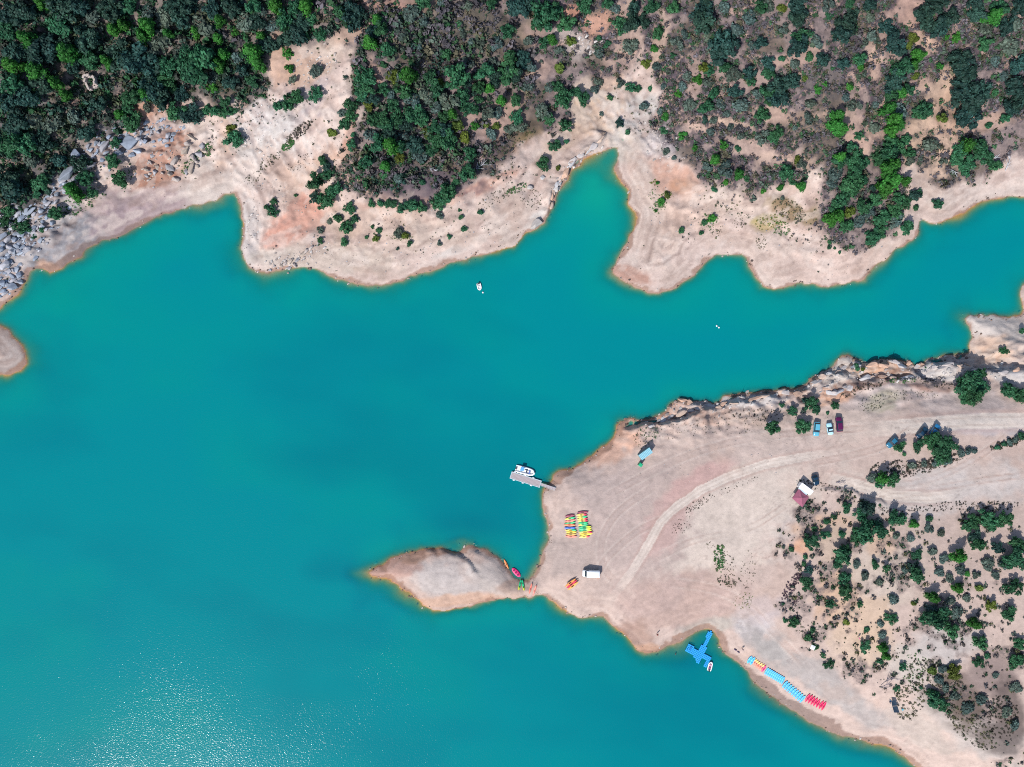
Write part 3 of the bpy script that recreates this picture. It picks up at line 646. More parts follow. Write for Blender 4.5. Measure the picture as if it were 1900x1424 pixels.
silt = silt * (1 - k5) + np.array([0.003, 0.250, 0.180]) * k5
rip = 0.37 + 0.10 * fbm(GX, GY, 30, 3, 83)
calmp = np.exp(-(((PU - 570) / 95) ** 2 + ((PV - 1272 - 0.10 * (PU - 570)) / 24) ** 2) ** 2)
rip = np.clip(rip * (1 - 0.85 * calmp), 0.02, 1)
lake = grid_object('lake', fh < 0.35, np.zeros(GX.shape), M_WATER, [('depth', 'FLOAT', depth), ('silt', 'FLOAT_COLOR', np.clip(silt, 0, 1)), ('ripple', 'FLOAT', rip)])

# ------------------------------------------------------------------ vegetation
def leaf_quads(n, lobes, size, g, up=0.15):
    """n leaf sprays (quads) spread through the shell of a set of lobes; returns verts (4n,3) and a brightness per spray"""
    w = np.array([l[3] ** 2 for l in lobes]); w = w / w.sum()
    k = g.choice(len(lobes), n, p=w)
    Lc = np.array([l[:3] for l in lobes])[k]; Lr = np.array([l[3] for l in lobes])[k]; Lz = np.array([l[4] for l in lobes])[k]
    d = g.normal(size=(n, 3)); d[:, 2] = np.abs(d[:, 2]) * 1.1 - 0.55
    d /= np.linalg.norm(d, axis=1)[:, None]
    rad = Lr * g.uniform(0.72, 1.08, n)
    p = Lc + d * rad[:, None] * np.stack([np.ones(n), np.ones(n), Lz], 1)
    nrm = d + g.normal(size=(n, 3)) * 0.55; nrm[:, 2] += up
    nrm /= np.linalg.norm(nrm, axis=1)[:, None]
    a = np.cross(nrm, g.normal(size=(n, 3))); a /= np.linalg.norm(a, axis=1)[:, None]
    b = np.cross(nrm, a)
    s = (size * g.uniform(0.6, 1.35, n))[:, None]
    e = g.uniform(0.55, 0.9, n)[:, None]
    v = np.stack([p - a * s, p - b * s * e, p + a * s, p + b * s * e], 1).reshape(-1, 3)
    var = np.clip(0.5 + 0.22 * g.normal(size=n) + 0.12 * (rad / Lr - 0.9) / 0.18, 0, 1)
    return v, var
def mesh_np(name, v, f, mat, smooth=False):
    me = bpy.data.meshes.new(name)
    n = f.shape[1]
    me.vertices.add(len(v)); me.vertices.foreach_set('co', np.asarray(v, np.float32).ravel())
    me.loops.add(f.size); me.loops.foreach_set('vertex_index', f.ravel().astype(np.int32))
    me.polygons.add(len(f)); me.polygons.foreach_set('loop_start', np.arange(0, f.size, n, dtype=np.int32))
    me.polygons.foreach_set('loop_total', np.full(len(f), n, dtype=np.int32))
    me.polygons.foreach_set('use_smooth', np.full(len(f), smooth, dtype=bool))
    me.update(calc_edges=True)
    me.materials.append(mat)
    return me
def ico(sub):
    bm = bmesh.new(); bmesh.ops.create_icosphere(bm, subdivisions=sub, radius=1.0)
    v = np.array([x.co[:] for x in bm.verts]); f = np.array([[y.index for y in x.verts] for x in bm.faces]); bm.free()
    return v, f
ICO1 = ico(1); ICO2 = ico(2)
def crown(name, seed, kind):
    g = np.random.default_rng(seed)
    lobes = []
    if kind == 'oak':
        asp = g.uniform(0.7, 1.15)
        lobes.append((0, 0, 0.75, 0.50, 0.85))
        for k in range(12):
            a = k * 2.39996 + g.uniform(-.6, .6); r = g.uniform(0.28, 0.82)
            lobes.append((r * math.cos(a), r * math.sin(a) * asp, g.uniform(0.4, 1.15), g.uniform(0.18, 0.40), 0.8))
        n, s = 640, 0.098
    elif kind == 'pine':
        for k in range(9):
            t = k / 8; a = k * 2.39996 + g.uniform(-.3, .3); r = 0.52 * (1 - 0.75 * t)
            lobes.append((r * math.cos(a), r * math.sin(a), 0.55 + 1.35 * t, 0.55 - 0.24 * t, 0.75))
        n, s = 560, 0.100
    else:
        for k in range(6):
            a = k * 2.39996 + g.uniform(-.5, .5); r = g.uniform(0.15, 0.6) if k else 0
            lobes.append((r * math.cos(a), r * math.sin(a), g.uniform(0.3, 0.6), g.uniform(0.34, 0.5), 0.75))
        n, s = 330, 0.14
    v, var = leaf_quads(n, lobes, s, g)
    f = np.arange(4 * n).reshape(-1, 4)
    # inner mass of each lobe, its shade put in as a darker leaf tone, so the crown has a body behind its leaves
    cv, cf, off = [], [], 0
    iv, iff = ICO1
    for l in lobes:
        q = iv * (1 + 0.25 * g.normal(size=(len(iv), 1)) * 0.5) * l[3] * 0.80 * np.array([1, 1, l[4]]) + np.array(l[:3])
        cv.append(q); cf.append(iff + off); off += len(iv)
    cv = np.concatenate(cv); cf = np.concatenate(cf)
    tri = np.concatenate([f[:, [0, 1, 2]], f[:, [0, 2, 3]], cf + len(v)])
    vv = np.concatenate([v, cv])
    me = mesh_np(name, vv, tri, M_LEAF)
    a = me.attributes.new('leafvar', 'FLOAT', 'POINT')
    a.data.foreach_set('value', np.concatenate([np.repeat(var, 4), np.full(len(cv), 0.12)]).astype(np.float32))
    return me
def tube(path, radii, n=6):
    v, f = [], []
    path = [Vector(p) for p in path]
    for k, p in enumerate(path):
        d = (path[min(k + 1, len(path) - 1)] - path[max(k - 1, 0)]).normalized()
        a = d.orthogonal().normalized(); b = d.cross(a)
        for j in range(n):
            t = 2 * math.pi * j / n
            v.append(tuple(p + (a * math.cos(t) + b * math.sin(t)) * radii[k]))
    for k in range(len(path) - 1):
        for j in range(n):
            f.append((k * n + j, k * n + (j + 1) % n, (k + 1) * n + (j + 1) % n, (k + 1) * n + j))
    return v, f
def merge(parts):
    V, Fc = [], []
    for v, f in parts:
        o = len(V); V += [tuple(x) for x in v]; Fc += [tuple(i + o for i in q) for q in f]
    return V, Fc
def pymesh(name, vf, mat, smooth=False):
    me = bpy.data.meshes.new(name); me.from_pydata(vf[0], [], vf[1]); me.materials.append(mat)
    if smooth:
        for p in me.polygons: p.use_smooth = True
    me.update()
    return me
def trunk(name, seed, h):
    g = random.Random(seed)
    parts = [tube([(0, 0, -0.25), (g.uniform(-.05, .05), g.uniform(-.05, .05), h * 0.5), (g.uniform(-.1, .1), g.uniform(-.1, .1), h)], [0.10, 0.075, 0.035], 7)]
    for k in range(4):
        a = k * 1.6 + g.uniform(-.4, .4)
        parts.append(tube([(0, 0, h * 0.45), (0.25 * math.cos(a), 0.25 * math.sin(a), h * 0.7), (0.5 * math.cos(a), 0.5 * math.sin(a), h * 0.88)], [0.05, 0.035, 0.015], 5))
    return pymesh(name, merge(parts), M['wood'])
OAK = [crown('oak_crown', 100 + k, 'oak') for k in range(7)]
PINE = [crown('pine_crown', 200 + k, 'pine') for k in range(5)]
BUSH = [crown('bush_crown', 300 + k, 'bush') for k in range(7)]
TRK = [trunk('trunk', 5 + k, 0.95) for k in range(3)]
TRKP = [trunk('trunk', 15 + k, 1.5) for k in range(2)]
STEM = [trunk('stem', 25 + k, 0.5) for k in range(2)]

TREES = {}
TREES[(0,0,.2528)] = "495 390 75 b;1050 270 60 b;1080 190 60 b;830 220 50 b;190 280 60 b;260 520 70 b;80 480 60 b;410 610 50 b;1850 380 70 b;1600 470 50 b;1640 400 45 b;1230 250 40 b;1435 230 40 b;1600 280 40 b;1610 150 40 b;780 450 45 b;1060 690 40 b;900 190 45 b;300 20 50 b;480 700 45 b;1730 240 35 b;1560 655 35 b;430 180 90 g;620 290 90 o;340 360 90 o;900 430 100 o;1010 460 110 o;1090 510 90 o;1100 390 80 t;860 390 90 o;1420 530 110 g;1500 420 100 g;1390 470 80 g;1250 490 60 g;1150 300 90 t;1170 720 80 o;1100 650 80 o;960 720 70 g;980 900 70 g;940 800 50 g;880 840 40 b;1300 830 70 g;1400 850 80 o;850 1050 45 g;830 1185 60 g;620 1305 55 g;880 1320 60 g;1690 610 60 o;1560 570 50 t;600 1210 60 o;640 980 60 o;300 1340 60 g;60 1340 80 o;150 100 90 o;470 60 90 o;800 60 80 o;940 40 70 g;1300 40 80 o;1390 60 60 o;1480 180 90 t;1700 60 80 o;1800 150 80 t;1520 810 40 g;1580 820 40 g;1640 830 35 g;1700 820 35 g;1720 1030 60 g;1690 940 40 y;50 760 60 o;200 720 80 o;90 620 80 g;330 620 80 o;560 560 70 o;640 700 70 g;720 780 60 o;540 860 70 t;400 900 80 t;250 880 80 t;120 900 90 o;60 1050 80 g;180 1060 80 g;320 1020 70 o;440 1180 60 o;230 1180 70 t;1150 560 50 g;1250 620 60 g;1330 700 50 o;730 540 60 o;650 440 70 g;540 480 60 o;80 100 70 o;40 230 70 g;220 400 90 o;110 380 80 o;680 120 70 t;590 60 70 o;1090 90 60 t;1200 130 70 t;1330 150 60 o;1560 60 60 o;1860 40 60 g;1740 420 50 t;1780 520 50 o;1850 600 45 g;1660 750 40 g;1080 790 45 t;470 330 70 o"
TREES[(470,0,.2528)] = "165 40 60 b;385 50 55 b;905 140 40 b;855 315 55 b;1130 550 65 b;1820 740 40 b;1735 650 40 b;965 1215 40 b;55 270 40 b;30 390 70 b;40 470 50 b;1625 925 30 b;850 775 40 y;1020 570 40 y;270 500 35 b;255 400 35 b;225 130 60 g;640 95 60 g;710 120 80 o;770 100 60 o;330 260 80 o;440 140 40 g;560 215 30 o;90 330 60 o;240 180 50 g;815 560 70 g;830 650 60 g;950 660 40 g;1100 680 50 g;1300 590 60 g;1380 610 35 y;1490 570 90 g;1690 530 60 g;1860 540 80 g;1160 460 35 g;990 370 50 g;950 470 30 g;1150 110 70 t;1250 140 50 t;1210 330 40 t;1090 360 30 t;1790 330 50 t;1600 310 40 t;1670 320 35 t;1420 400 40 g;1560 470 50 t;1540 260 30 t;1060 560 50 t;880 230 50 o;940 220 50 g;1090 250 50 t;1180 740 70 t;1280 720 70 t;1420 750 80 t;1340 790 60 t;1020 790 50 g;1180 850 70 g;1250 870 50 g;1540 710 50 g;1650 640 45 g;1660 730 35 g;1630 810 40 g;940 860 50 g;975 920 50 g;1060 890 50 g;870 990 55 t;920 1060 60 g;1000 1070 60 b;1330 940 50 g;1400 950 50 o;1420 1040 70 g;1500 930 50 y;1260 980 40 y;1190 1060 60 o;830 1190 50 g;1070 1160 40 y;1230 1140 60 t;1590 1130 50 g;1570 1270 60 g;1480 1340 30 g;1240 1340 30 g;1060 1310 50 t;950 1285 35 g;1090 1330 30 o;720 1065 40 g;730 990 25 g;570 970 40 y;720 780 50 g;720 850 40 g;670 920 40 g;650 830 30 t;450 690 50 g;320 720 50 g;250 760 50 g;180 780 40 g;510 1180 40 g;540 1225 40 o;460 1340 60 g;540 1280 40 g;600 1390 60 g;1420 1410 60 g;460 530 50 t;290 590 30 t;1700 910 40 y;1780 930 30 y;1720 830 50 t;1790 820 50 t;1550 1010 50 y;1880 960 40 t;1750 990 50 t;1100 990 60 t;1120 920 50 o;1330 1030 50 g;1300 1100 45 g;1080 1080 50 g;1000 980 45 o;880 880 45 g;790 700 45 g;870 730 45 o;1010 700 45 t;1400 860 45 g;1460 840 40 b;1560 800 45 g;1760 570 55 o;1560 590 50 o;1340 670 50 g;60 80 50 t;30 170 60 o;130 200 50 t;160 330 50 o;310 60 50 g;350 170 60 o;490 250 45 g;250 280 60 o;1560 40 50 t;1380 20 40 t;1250 20 50 g;1750 20 50 g;1860 230 45 g;1750 460 50 t;1880 430 60 g"
TREES[(950,0,.2528)] = "60 50 80 o;140 40 50 o;250 110 90 g;330 90 60 g;200 170 60 g;400 180 60 g;290 290 40 b;230 320 40 g;80 430 60 o;20 540 60 o;530 40 60 g;700 30 40 g;1030 60 50 g;880 170 70 o;950 160 50 o;790 190 50 g;1070 250 50 g;1050 360 30 b;695 330 28 g;1220 310 50 t;870 350 60 t;640 280 25 g;1390 80 70 o;1390 170 75 o;1430 30 40 o;1180 410 20 g;985 470 40 y;1055 490 35 t;1400 500 35 y;1445 520 35 g;1540 330 80 o;1530 400 85 o;1610 320 60 o;1440 280 50 t;1740 540 50 o;1750 600 40 g;1860 540 50 g;1880 470 50 o;1870 680 50 g;1890 750 40 g;1360 590 35 b;1450 610 45 t;1480 690 45 g;1220 695 27 b;1680 775 70 t;1540 765 40 t;1420 790 50 g;1840 850 50 g;1580 830 30 t;1130 860 32 b;1120 960 32 g;1250 990 35 b;1415 890 30 o;1480 880 30 t;1460 970 40 t;1610 930 30 t;1550 1070 30 b;1340 1090 25 b;1490 1170 40 b;1680 1000 40 t;1830 1000 55 t;1570 1340 28 b;1665 1280 40 b;1720 1310 25 g;1850 1400 25 b;1480 1390 25 g;1560 1240 60 t;1430 1220 40 t;1660 1090 25 g;640 600 38 t;720 720 26 g;800 610 35 t;870 645 40 g;920 655 32 g;1015 650 25 g;1110 630 25 t;970 780 45 t;525 735 45 g;460 680 45 g;370 740 55 g;220 830 60 t;270 880 40 g;400 920 42 g;320 1070 45 g;395 1040 20 g;230 1210 48 g;340 1230 22 y;30 740 50 g;30 860 50 g;60 930 60 t;790 910 30 o;850 970 25 g;655 840 18 t;340 370 40 t;350 500 50 y;120 300 50 t;130 480 50 t;610 660 30 t;430 310 35 y;1130 1110 28 t;1190 1160 25 t;1090 820 30 t;120 620 50 t;270 640 50 t;330 640 40 g;640 390 50 t;760 60 40 t;900 60 40 o;1180 60 45 g;1270 260 35 t;1290 560 45 t;1250 640 40 t;1300 780 50 t;1620 560 60 t;1640 680 50 o;1760 330 40 t;1830 320 40 o;1560 500 50 g;1650 220 60 t;1750 120 60 t;1830 60 50 g;1560 60 50 t;1800 690 45 t"
TREES[(1420,0,.2528)] = "240 60 70 o;230 140 60 o;140 220 40 t;250 340 75 o;260 280 60 g;560 260 75 o;600 180 75 o;640 110 50 o;120 430 30 g;215 470 45 t;420 440 55 o;570 470 50 o;690 430 45 g;700 490 35 b;500 490 25 g;20 540 55 g;200 590 55 o;100 630 70 o;90 720 75 o;30 660 50 o;430 610 25 b;380 660 28 b;620 640 35 b;290 570 25 y;520 930 55 b;560 830 50 g;590 720 40 t;660 770 50 t;810 770 35 t;800 940 55 t;980 820 80 t;980 920 50 b;950 590 70 o;1000 500 70 g;940 310 70 o;990 380 40 o;890 210 50 o;1050 340 35 y;1090 290 35 y;1130 410 40 b;1080 480 40 b;1170 400 30 b;1100 560 35 y;1050 660 50 g;930 700 45 g;1170 820 55 g;1190 780 35 g;1150 100 70 o;1200 180 70 o;1280 200 70 o;1350 130 60 o;1250 40 60 o;1680 120 60 b;1610 320 50 g;1400 280 35 b;1330 280 20 b;1420 430 75 o;1440 500 75 o;1480 560 80 o;1460 660 90 o;1500 740 100 o;1500 840 90 o;1580 680 70 o;1280 490 30 b;1290 870 35 y;1210 1060 75 t;1780 340 70 t;1880 470 70 o;1830 640 80 o;1860 740 70 o;1800 800 60 o;1760 870 40 g;1640 920 35 g;1690 680 35 g;1480 1070 60 b;1430 1110 50 g;1400 1170 50 g;1560 1080 55 g;1600 1130 60 g;1470 1220 65 g;1650 1190 40 g;1690 1220 40 g;1310 1180 30 t;940 1060 65 g;1030 1030 45 g;920 1130 60 g;830 1160 50 g;900 1250 60 b;920 1330 75 b;880 1390 60 b;640 1180 60 g;680 1230 60 g;700 1170 50 g;550 1150 40 b;520 1270 60 t;500 1340 50 t;640 1370 70 g;690 1340 50 g;740 1200 30 g;630 1080 40 g;680 1000 28 g;155 1260 52 g;205 1335 32 g;265 1370 38 b;110 1380 30 b;240 1170 35 y;260 1210 35 t;90 970 40 g;60 1020 40 g;220 940 25 t;790 1380 35 o;1030 1330 40 b;1060 1190 40 t;470 120 30 g;770 130 45 t;1880 40 70 o;1560 100 60 o;1720 60 60 g;1540 30 50 o;20 40 60 t;130 60 40 y;620 30 40 g;380 300 50 t;330 420 35 g;460 30 50 t;780 270 50 t;760 40 45 o;1620 200 60 t;1760 200 60 o;1690 450 50 t;1750 560 50 t;1840 180 60 t;320 880 45 t;330 760 50 t;1120 830 40 g;1050 1120 40 g"
TREES[(1340,240,.2949)] = "720 480 45 g;700 560 50 b;780 610 48 g;740 460 40 g;860 580 55 t;950 430 30 g;1010 560 50 g;1000 640 40 g;1160 620 48 g;940 690 45 g;960 660 35 g;1110 440 40 g;1210 420 40 o;1240 400 30 g;1220 495 25 g;1145 480 20 g;810 520 40 y;900 480 25 t;675 712 18 g;670 745 14 g;710 750 10 g;740 775 14 g;810 740 14 g;1350 475 30 g;1100 560 40 t;1080 600 35 t;930 520 30 t;380 435 18 t;1760 1390 22 g;1888 1270 25 g;1280 1500 8 g"
TREES[(420,240,.2528)] = "730 510 60 g;650 510 40 o;900 580 42 g;880 715 48 g;945 660 32 g;820 650 35 g;760 680 25 t;340 600 38 g;300 575 25 g;690 745 24 t;690 820 24 g;868 828 32 g;1125 740 25 g;1345 840 22 g;1310 780 35 y;1270 770 40 t;1060 545 30 g;1130 545 35 g;1190 550 35 g;1225 550 30 g;1285 580 38 g;1350 560 45 g;1410 570 40 g;1445 580 35 g;1340 540 30 g;1610 500 50 g;1580 530 50 g;1550 550 40 g;1650 465 30 g;1865 610 30 g;1740 735 25 g;1640 790 20 g;1560 838 20 t;1255 880 14 o;1710 595 15 g;1720 645 20 g;1560 630 30 t;1070 715 15 g;1030 795 15 g;1100 805 30 y;680 580 18 g;510 485 14 g;350 530 25 g"
TREES[(880,240,.2528)] = "50 610 28 g;1520 740 25 g;1745 660 30 b;1690 690 25 g;1670 760 20 g;1370 530 30 b;1420 485 25 y;1345 395 18 b;1330 600 12 b"
TREES[(0,340,.2668)] = "160 300 50 g;290 325 25 g;380 210 45 g;640 70 40 g;540 90 50 b;500 40 50 b;240 375 18 g;90 40 90 o;260 80 30 g;330 60 30 o;60 200 40 g;30 270 35 g"
TREES[(1380,720,.1264)] = "420 580 100 g;880 570 105 g;710 340 75 g;560 260 40 g;1000 230 90 g;1060 320 75 g;880 340 50 t;1235 370 35 g;1340 260 55 g;900 180 50 o"
TREES[(1500,560,.2106)] = "425 570 35 g;1430 770 110 g;1450 850 75 g;1390 700 80 g;1510 640 60 g;1490 720 90 g;1390 850 60 g;1760 770 60 g;1810 810 55 g;1870 830 60 g;1710 425 28 g;1745 440 20 g;480 600 20 y"
TREES[(1600,760,.1579)] = "440 440 65 g;495 530 30 g;790 370 85 g;870 330 70 g;650 440 65 g;1010 420 100 g;950 490 110 g;900 560 80 g;1040 400 80 g;880 610 60 t;1000 590 60 t;1160 520 60 t;1250 490 55 t;1320 490 45 t;590 660 60 t;720 640 40 t;110 810 70 t;240 810 75 b;200 860 70 g;370 830 70 g;1590 450 40 g;1670 410 40 g;1740 400 45 t;1810 360 40 t;1870 300 50 g"
TREES[(1400,900,.2632)] = "510 260 32 g;560 225 22 g;650 150 35 g;645 190 25 g;750 210 50 g;800 160 60 o;820 180 50 g;885 145 15 g;990 240 65 g;1045 240 40 g;1130 280 40 b;1235 235 30 g;1225 310 40 t;1320 335 35 t;1510 290 60 g;1550 260 60 g;1650 250 70 g;1690 280 50 g;1770 240 60 g;1580 420 65 g;1560 370 55 o;800 330 80 g;750 340 65 g;890 320 60 g;870 270 40 t;720 380 40 g;615 345 30 g;400 400 65 g;500 350 38 g;420 310 25 g;262 455 32 g;205 440 20 t;620 500 75 g;650 460 50 g;590 550 45 g;360 510 28 g;350 560 30 g;365 690 55 g;380 600 35 o;650 750 58 g;640 660 50 g;720 560 45 t;850 560 35 g;930 590 35 g;780 640 45 t;1150 490 42 g;1145 640 68 g;1130 580 45 o;1450 510 60 b;1460 610 45 t;1500 630 30 b;1860 520 80 g;1800 540 70 g;1760 560 55 t;1860 420 70 g;1720 450 50 o;1830 720 60 g;1590 730 40 y;1440 735 45 b;1640 560 55 t;1270 800 50 b;990 810 45 t;965 940 45 g;535 840 36 g;740 840 28 g;203 838 17 g;280 970 40 g;215 960 22 g;410 1020 25 g;380 1080 28 g;425 1150 30 g;480 1200 25 g;525 1265 36 g;780 1140 48 g;790 1020 25 g;890 980 40 t;900 1060 40 t;910 1150 45 b;930 1210 40 b;890 1250 30 g;1045 1285 35 g;1300 940 95 g;1210 940 60 g;1250 880 60 t;1390 1020 60 g;1430 900 70 t;1560 985 50 b;1590 1110 55 g;1800 910 60 g;1870 1120 50 g;1580 1250 38 g;1640 1210 32 g;1840 1250 60 g;1120 840 22 y;1660 850 45 y;650 970 36 y;1100 380 40 t;1000 360 40 t;1260 470 45 t;1330 520 40 t;1300 620 40 t;1560 640 35 t;1700 640 45 t;1380 660 40 t;1060 600 35 t;880 690 35 t;1380 820 50 t;1500 800 45 t"
TREES[(1400,1130,.2632)] = "1280 640 65 g;1240 590 40 g;1260 440 50 y;1330 430 40 t;1400 450 60 y;1330 680 45 g;1175 560 18 g;1000 560 25 g;1420 620 45 t;1350 560 45 t;1300 500 45 t;1600 640 60 t;1500 700 60 t;1700 470 35 t;1840 560 50 t;1780 720 50 t;1840 820 50 t"

PAL = {'o': ((0.024, 0.068, 0.054), 'dark green'), 'g': ((0.030, 0.115, 0.052), 'green'), 'b': ((0.036, 0.165, 0.026), 'bright green'),
       'y': ((0.085, 0.125, 0.022), 'yellow-green'), 't': ((0.078, 0.118, 0.100), 'grey-green')}
items = []
TREES[(0, 0, 1.0)] = ';'.join('%d %d %d %s' % t for t in [(1693,68,9,'y'),(1700,100,10,'b'),(1690,118,10,'b'),(1676,128,11,'b'),(1668,150,13,'b'),(1655,168,12,'o'),(1672,172,11,'b'),(1650,200,13,'b'),(1660,222,14,'b'),(1655,243,12,'b'),(1663,262,15,'b'),(1648,285,13,'g'),(1655,308,15,'b'),(1645,330,16,'b'),(1638,352,14,'b'),(1622,372,13,'g'),(1600,385,13,'g'),(1575,355,14,'g'),(1585,330,15,'g'),(1560,300,13,'g'),(1590,300,12,'o'),(1660,395,13,'g'),(1680,378,11,'g'),(1555,400,13,'b'),(1640,410,13,'g'),(1555,215,13,'b'),(1562,240,12,'b')])
for (x0, y0, sc), txt in TREES.items():
    for e in txt.split(';'):
        x, y, r, t = e.split(); items.append([x0 + float(x) * sc, y0 + float(y) * sc, float(r) * sc, t])
# the same crown seen in two overlapping close-ups is one tree
keep = []
for it in sorted(items, key=lambda i: -i[2]):
    if all((it[0] - k[0]) ** 2 + (it[1] - k[1]) ** 2 > (0.33 * (it[2] + k[2])) ** 2 for k in keep): keep.append(it)
LAND = [('the narrow green cove',1105,330),('the ruined stone hut',165,152),('the brown boulder pile',310,300),('the grey boulders at the left shore',30,470),('the pink bare slope',540,410),
 ('the teal-roofed shed',1198,842),('the maroon gazebo',1485,922),('the blue kayak row',1450,1265),('the dark beach shelter',1661,1310),('the purple car',1557,788),('the blue car under trees',1736,798),
 ('the rounded sandy headland',1220,480),('the upper left corner',30,20),('the upper right corner',1880,20),('the middle of the top edge',900,15),('the olive dry patch',1465,392),('the bleached dead branches',893,307),
 ('the sandy gully above the cove',1120,190),('the right edge of the hillside',1890,200),('the lower right corner',1880,1400),('the small rocky tip at right',1790,590),('the steep left forest',90,200),('the top edge left of centre',500,40),
 ('the pale strip through the right-hand scrub',1745,200),('the top edge right of centre',1350,40),('the right end of the plain',1880,960),('the white parasol',1508,1202),('the middle of the right-hand scrub slope',1700,1080),('the right edge below the plain',1890,1120),
 ('the dense forest above the left bay',760,200),('the top edge over the right-hand hillside',1560,20),('the small bay between the headlands',1360,470)]
ORD = ['nearest','second nearest','third nearest','fourth nearest','fifth nearest','sixth nearest','seventh nearest','eighth nearest','ninth nearest','tenth nearest','eleventh nearest','twelfth nearest']
ORD += ['%dth nearest' % k for k in range(13, 60)]
keep = [k for k in keep if (k[0] - 165) ** 2 + (k[1] - 152) ** 2 > (k[2] + 11) ** 2]
big = [k for k in keep if k[2] >= 9.2 and k[3] != 'y']; small = [k for k in keep if k[2] < 9.2 or k[3] == 'y']; rest = []
def set_labels(objs, noun, group):
    byc = {}
    for o, px, py, col in objs:
        li = min(range(len(LAND)), key=lambda k: (LAND[k][1] - px) ** 2 + (LAND[k][2] - py) ** 2)
        byc.setdefault((li, col), []).append(((LAND[li][1] - px) ** 2 + (LAND[li][2] - py) ** 2, o))
    for (li, col), l in byc.items():
        l.sort(key=lambda t: t[0])
        for k, (d, o) in enumerate(l):
            tag(o, ('the only %s %s near %s' % (col, noun, LAND[li][0]) if len(l) == 1 else '%s %s, %s of its colour to %s' % (col, noun, ORD[k], LAND[li][0])), 'tree' if noun == 'tree' else 'shrub', group)
def plant(px, py, rp, t, name, cmesh, tmesh, zc, hs, tname):
    rw = rp * 0.158
    b = ground(px, py, zc * rw * hs)
    rw = rp * (H - b.z - zc * rw * hs) / F
    if px > 1440 and py > 900: rw *= 0.86
    e = empty(name, b, random.uniform(0, 6.28))
    col = PAL[t][0]; j = random.uniform(0.75, 1.3); hue = random.uniform(-0.12, 0.12)
    sx = random.uniform(0.86, 1.16)
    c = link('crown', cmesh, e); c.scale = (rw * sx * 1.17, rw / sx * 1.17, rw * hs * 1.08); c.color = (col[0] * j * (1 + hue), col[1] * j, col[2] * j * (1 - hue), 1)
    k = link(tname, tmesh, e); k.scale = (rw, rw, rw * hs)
    return e
tl = []
for px, py, rp, t in big:
    if t in 'b': m, tm, zc, hs = random.choice(PINE), random.choice(TRKP), 1.1, random.uniform(1.0, 1.35)
    elif t == 't': m, tm, zc, hs = random.choice(BUSH), random.choice(TRK), 0.45, random.uniform(0.75, 1.0)
    else: m, tm, zc, hs = random.choice(OAK), random.choice(TRK), 0.75, random.uniform(0.85, 1.2)
    if py < 360: hs *= 1.15
    if abs(px - 1433) < 4 and abs(py - 793) < 5: hs = 1.6
    tl.append((plant(px, py, rp, t, {'b': 'pine_tree', 't': 'juniper_tree'}.get(t, 'oak_tree'), m, tm, zc, hs, 'trunk'), px, py, PAL[t][1]))
set_labels(tl, 'tree', 'trees on the slopes round the lake')
sl = []
for px, py, rp, t in small:
    m = random.choice(BUSH if random.random() < 0.7 else OAK)
    sl.append((plant(px, py, rp, t, 'shrub', m, random.choice(STEM), 0.55, random.uniform(0.8, 1.15), 'stem'), px, py, PAL[t][1]))
set_labels(sl, 'shrub', 'shrubs on the slopes round the lake')

# low scrub nobody could count, in one object: many small cushions of leaf sprays
_r = np.random.default_rng(11)
def bush_proto(seed, n, size):
    g = np.random.default_rng(seed)
    lob = [(0, 0, 0.35, 0.6, 0.7)] + [(0.5 * math.cos(k * 2.1), 0.5 * math.sin(k * 2.1), 0.28, 0.42, 0.7) for k in range(3)]
    return leaf_quads(n, lob, size, g, 0.4)
PROTO = [bush_proto(400 + k, 20, 0.33) for k in range(6)]
def scatter(name, pts, label, cat):
    """pts rows: x, y, radius, r, g, b"""
    V, T = [], []
    for row in pts:
        v, var = PROTO[_r.integers(len(PROTO))]
        a = _r.uniform(0, 6.28); ca, sa = math.cos(a), math.sin(a)
        s = row[2]; q = np.empty_like(v)
        q[:, 0] = (v[:, 0] * ca - v[:, 1] * sa) * s + row[0]; q[:, 1] = (v[:, 0] * sa + v[:, 1] * ca) * s + row[1]
        q[:, 2] = v[:, 2] * s * row[7] + row[6]
        V.append(q)
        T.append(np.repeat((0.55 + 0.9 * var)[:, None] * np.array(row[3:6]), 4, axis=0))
    V = np.concatenate(V); T = np.concatenate(T)
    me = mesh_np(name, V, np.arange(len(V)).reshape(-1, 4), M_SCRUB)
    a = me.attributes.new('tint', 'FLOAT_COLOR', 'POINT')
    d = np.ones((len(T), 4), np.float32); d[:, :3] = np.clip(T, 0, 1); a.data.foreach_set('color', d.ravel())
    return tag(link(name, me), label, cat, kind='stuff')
SCPAL = np.array([(0.050, 0.070, 0.050), (0.075, 0.072, 0.078), (0.060, 0.085, 0.070), (0.095, 0.085, 0.080), (0.030, 0.070, 0.035), (0.085, 0.090, 0.045), (0.11, 0.10, 0.11)])
def sample(n, mask_fn, rmin, rmax, pal, hz=0.9):
    rows = []
    tries = 0
    while len(rows) < n and tries < 60:
        tries += 1
        px = _r.uniform(-60, 1960, 4000); py = _r.uniform(-60, 1490, 4000)
        for a, b in zip(px, py):
            x, y = W(a, b, 8.0)
            c = np.searchsorted(xs, x) - 1; r = np.searchsorted(ys, y) - 1
            if c < 0 or r < 0 or c >= NX - 1 or r >= NY - 1: continue
            if D[r, c] < 1.5: continue
            if _r.random() > mask_fn(r, c): continue
            rad = rmin + (rmax - rmin) * _r.random() ** 2.2
            pp = pal(a, b) if callable(pal) else pal
            col = pp[_r.integers(len(pp))] * _r.uniform(0.7, 1.3)
            rows.append((x, y, rad, col[0], col[1], col[2], hgt(x, y) - 0.05, hz))
            if len(rows) >= n: break
    return rows
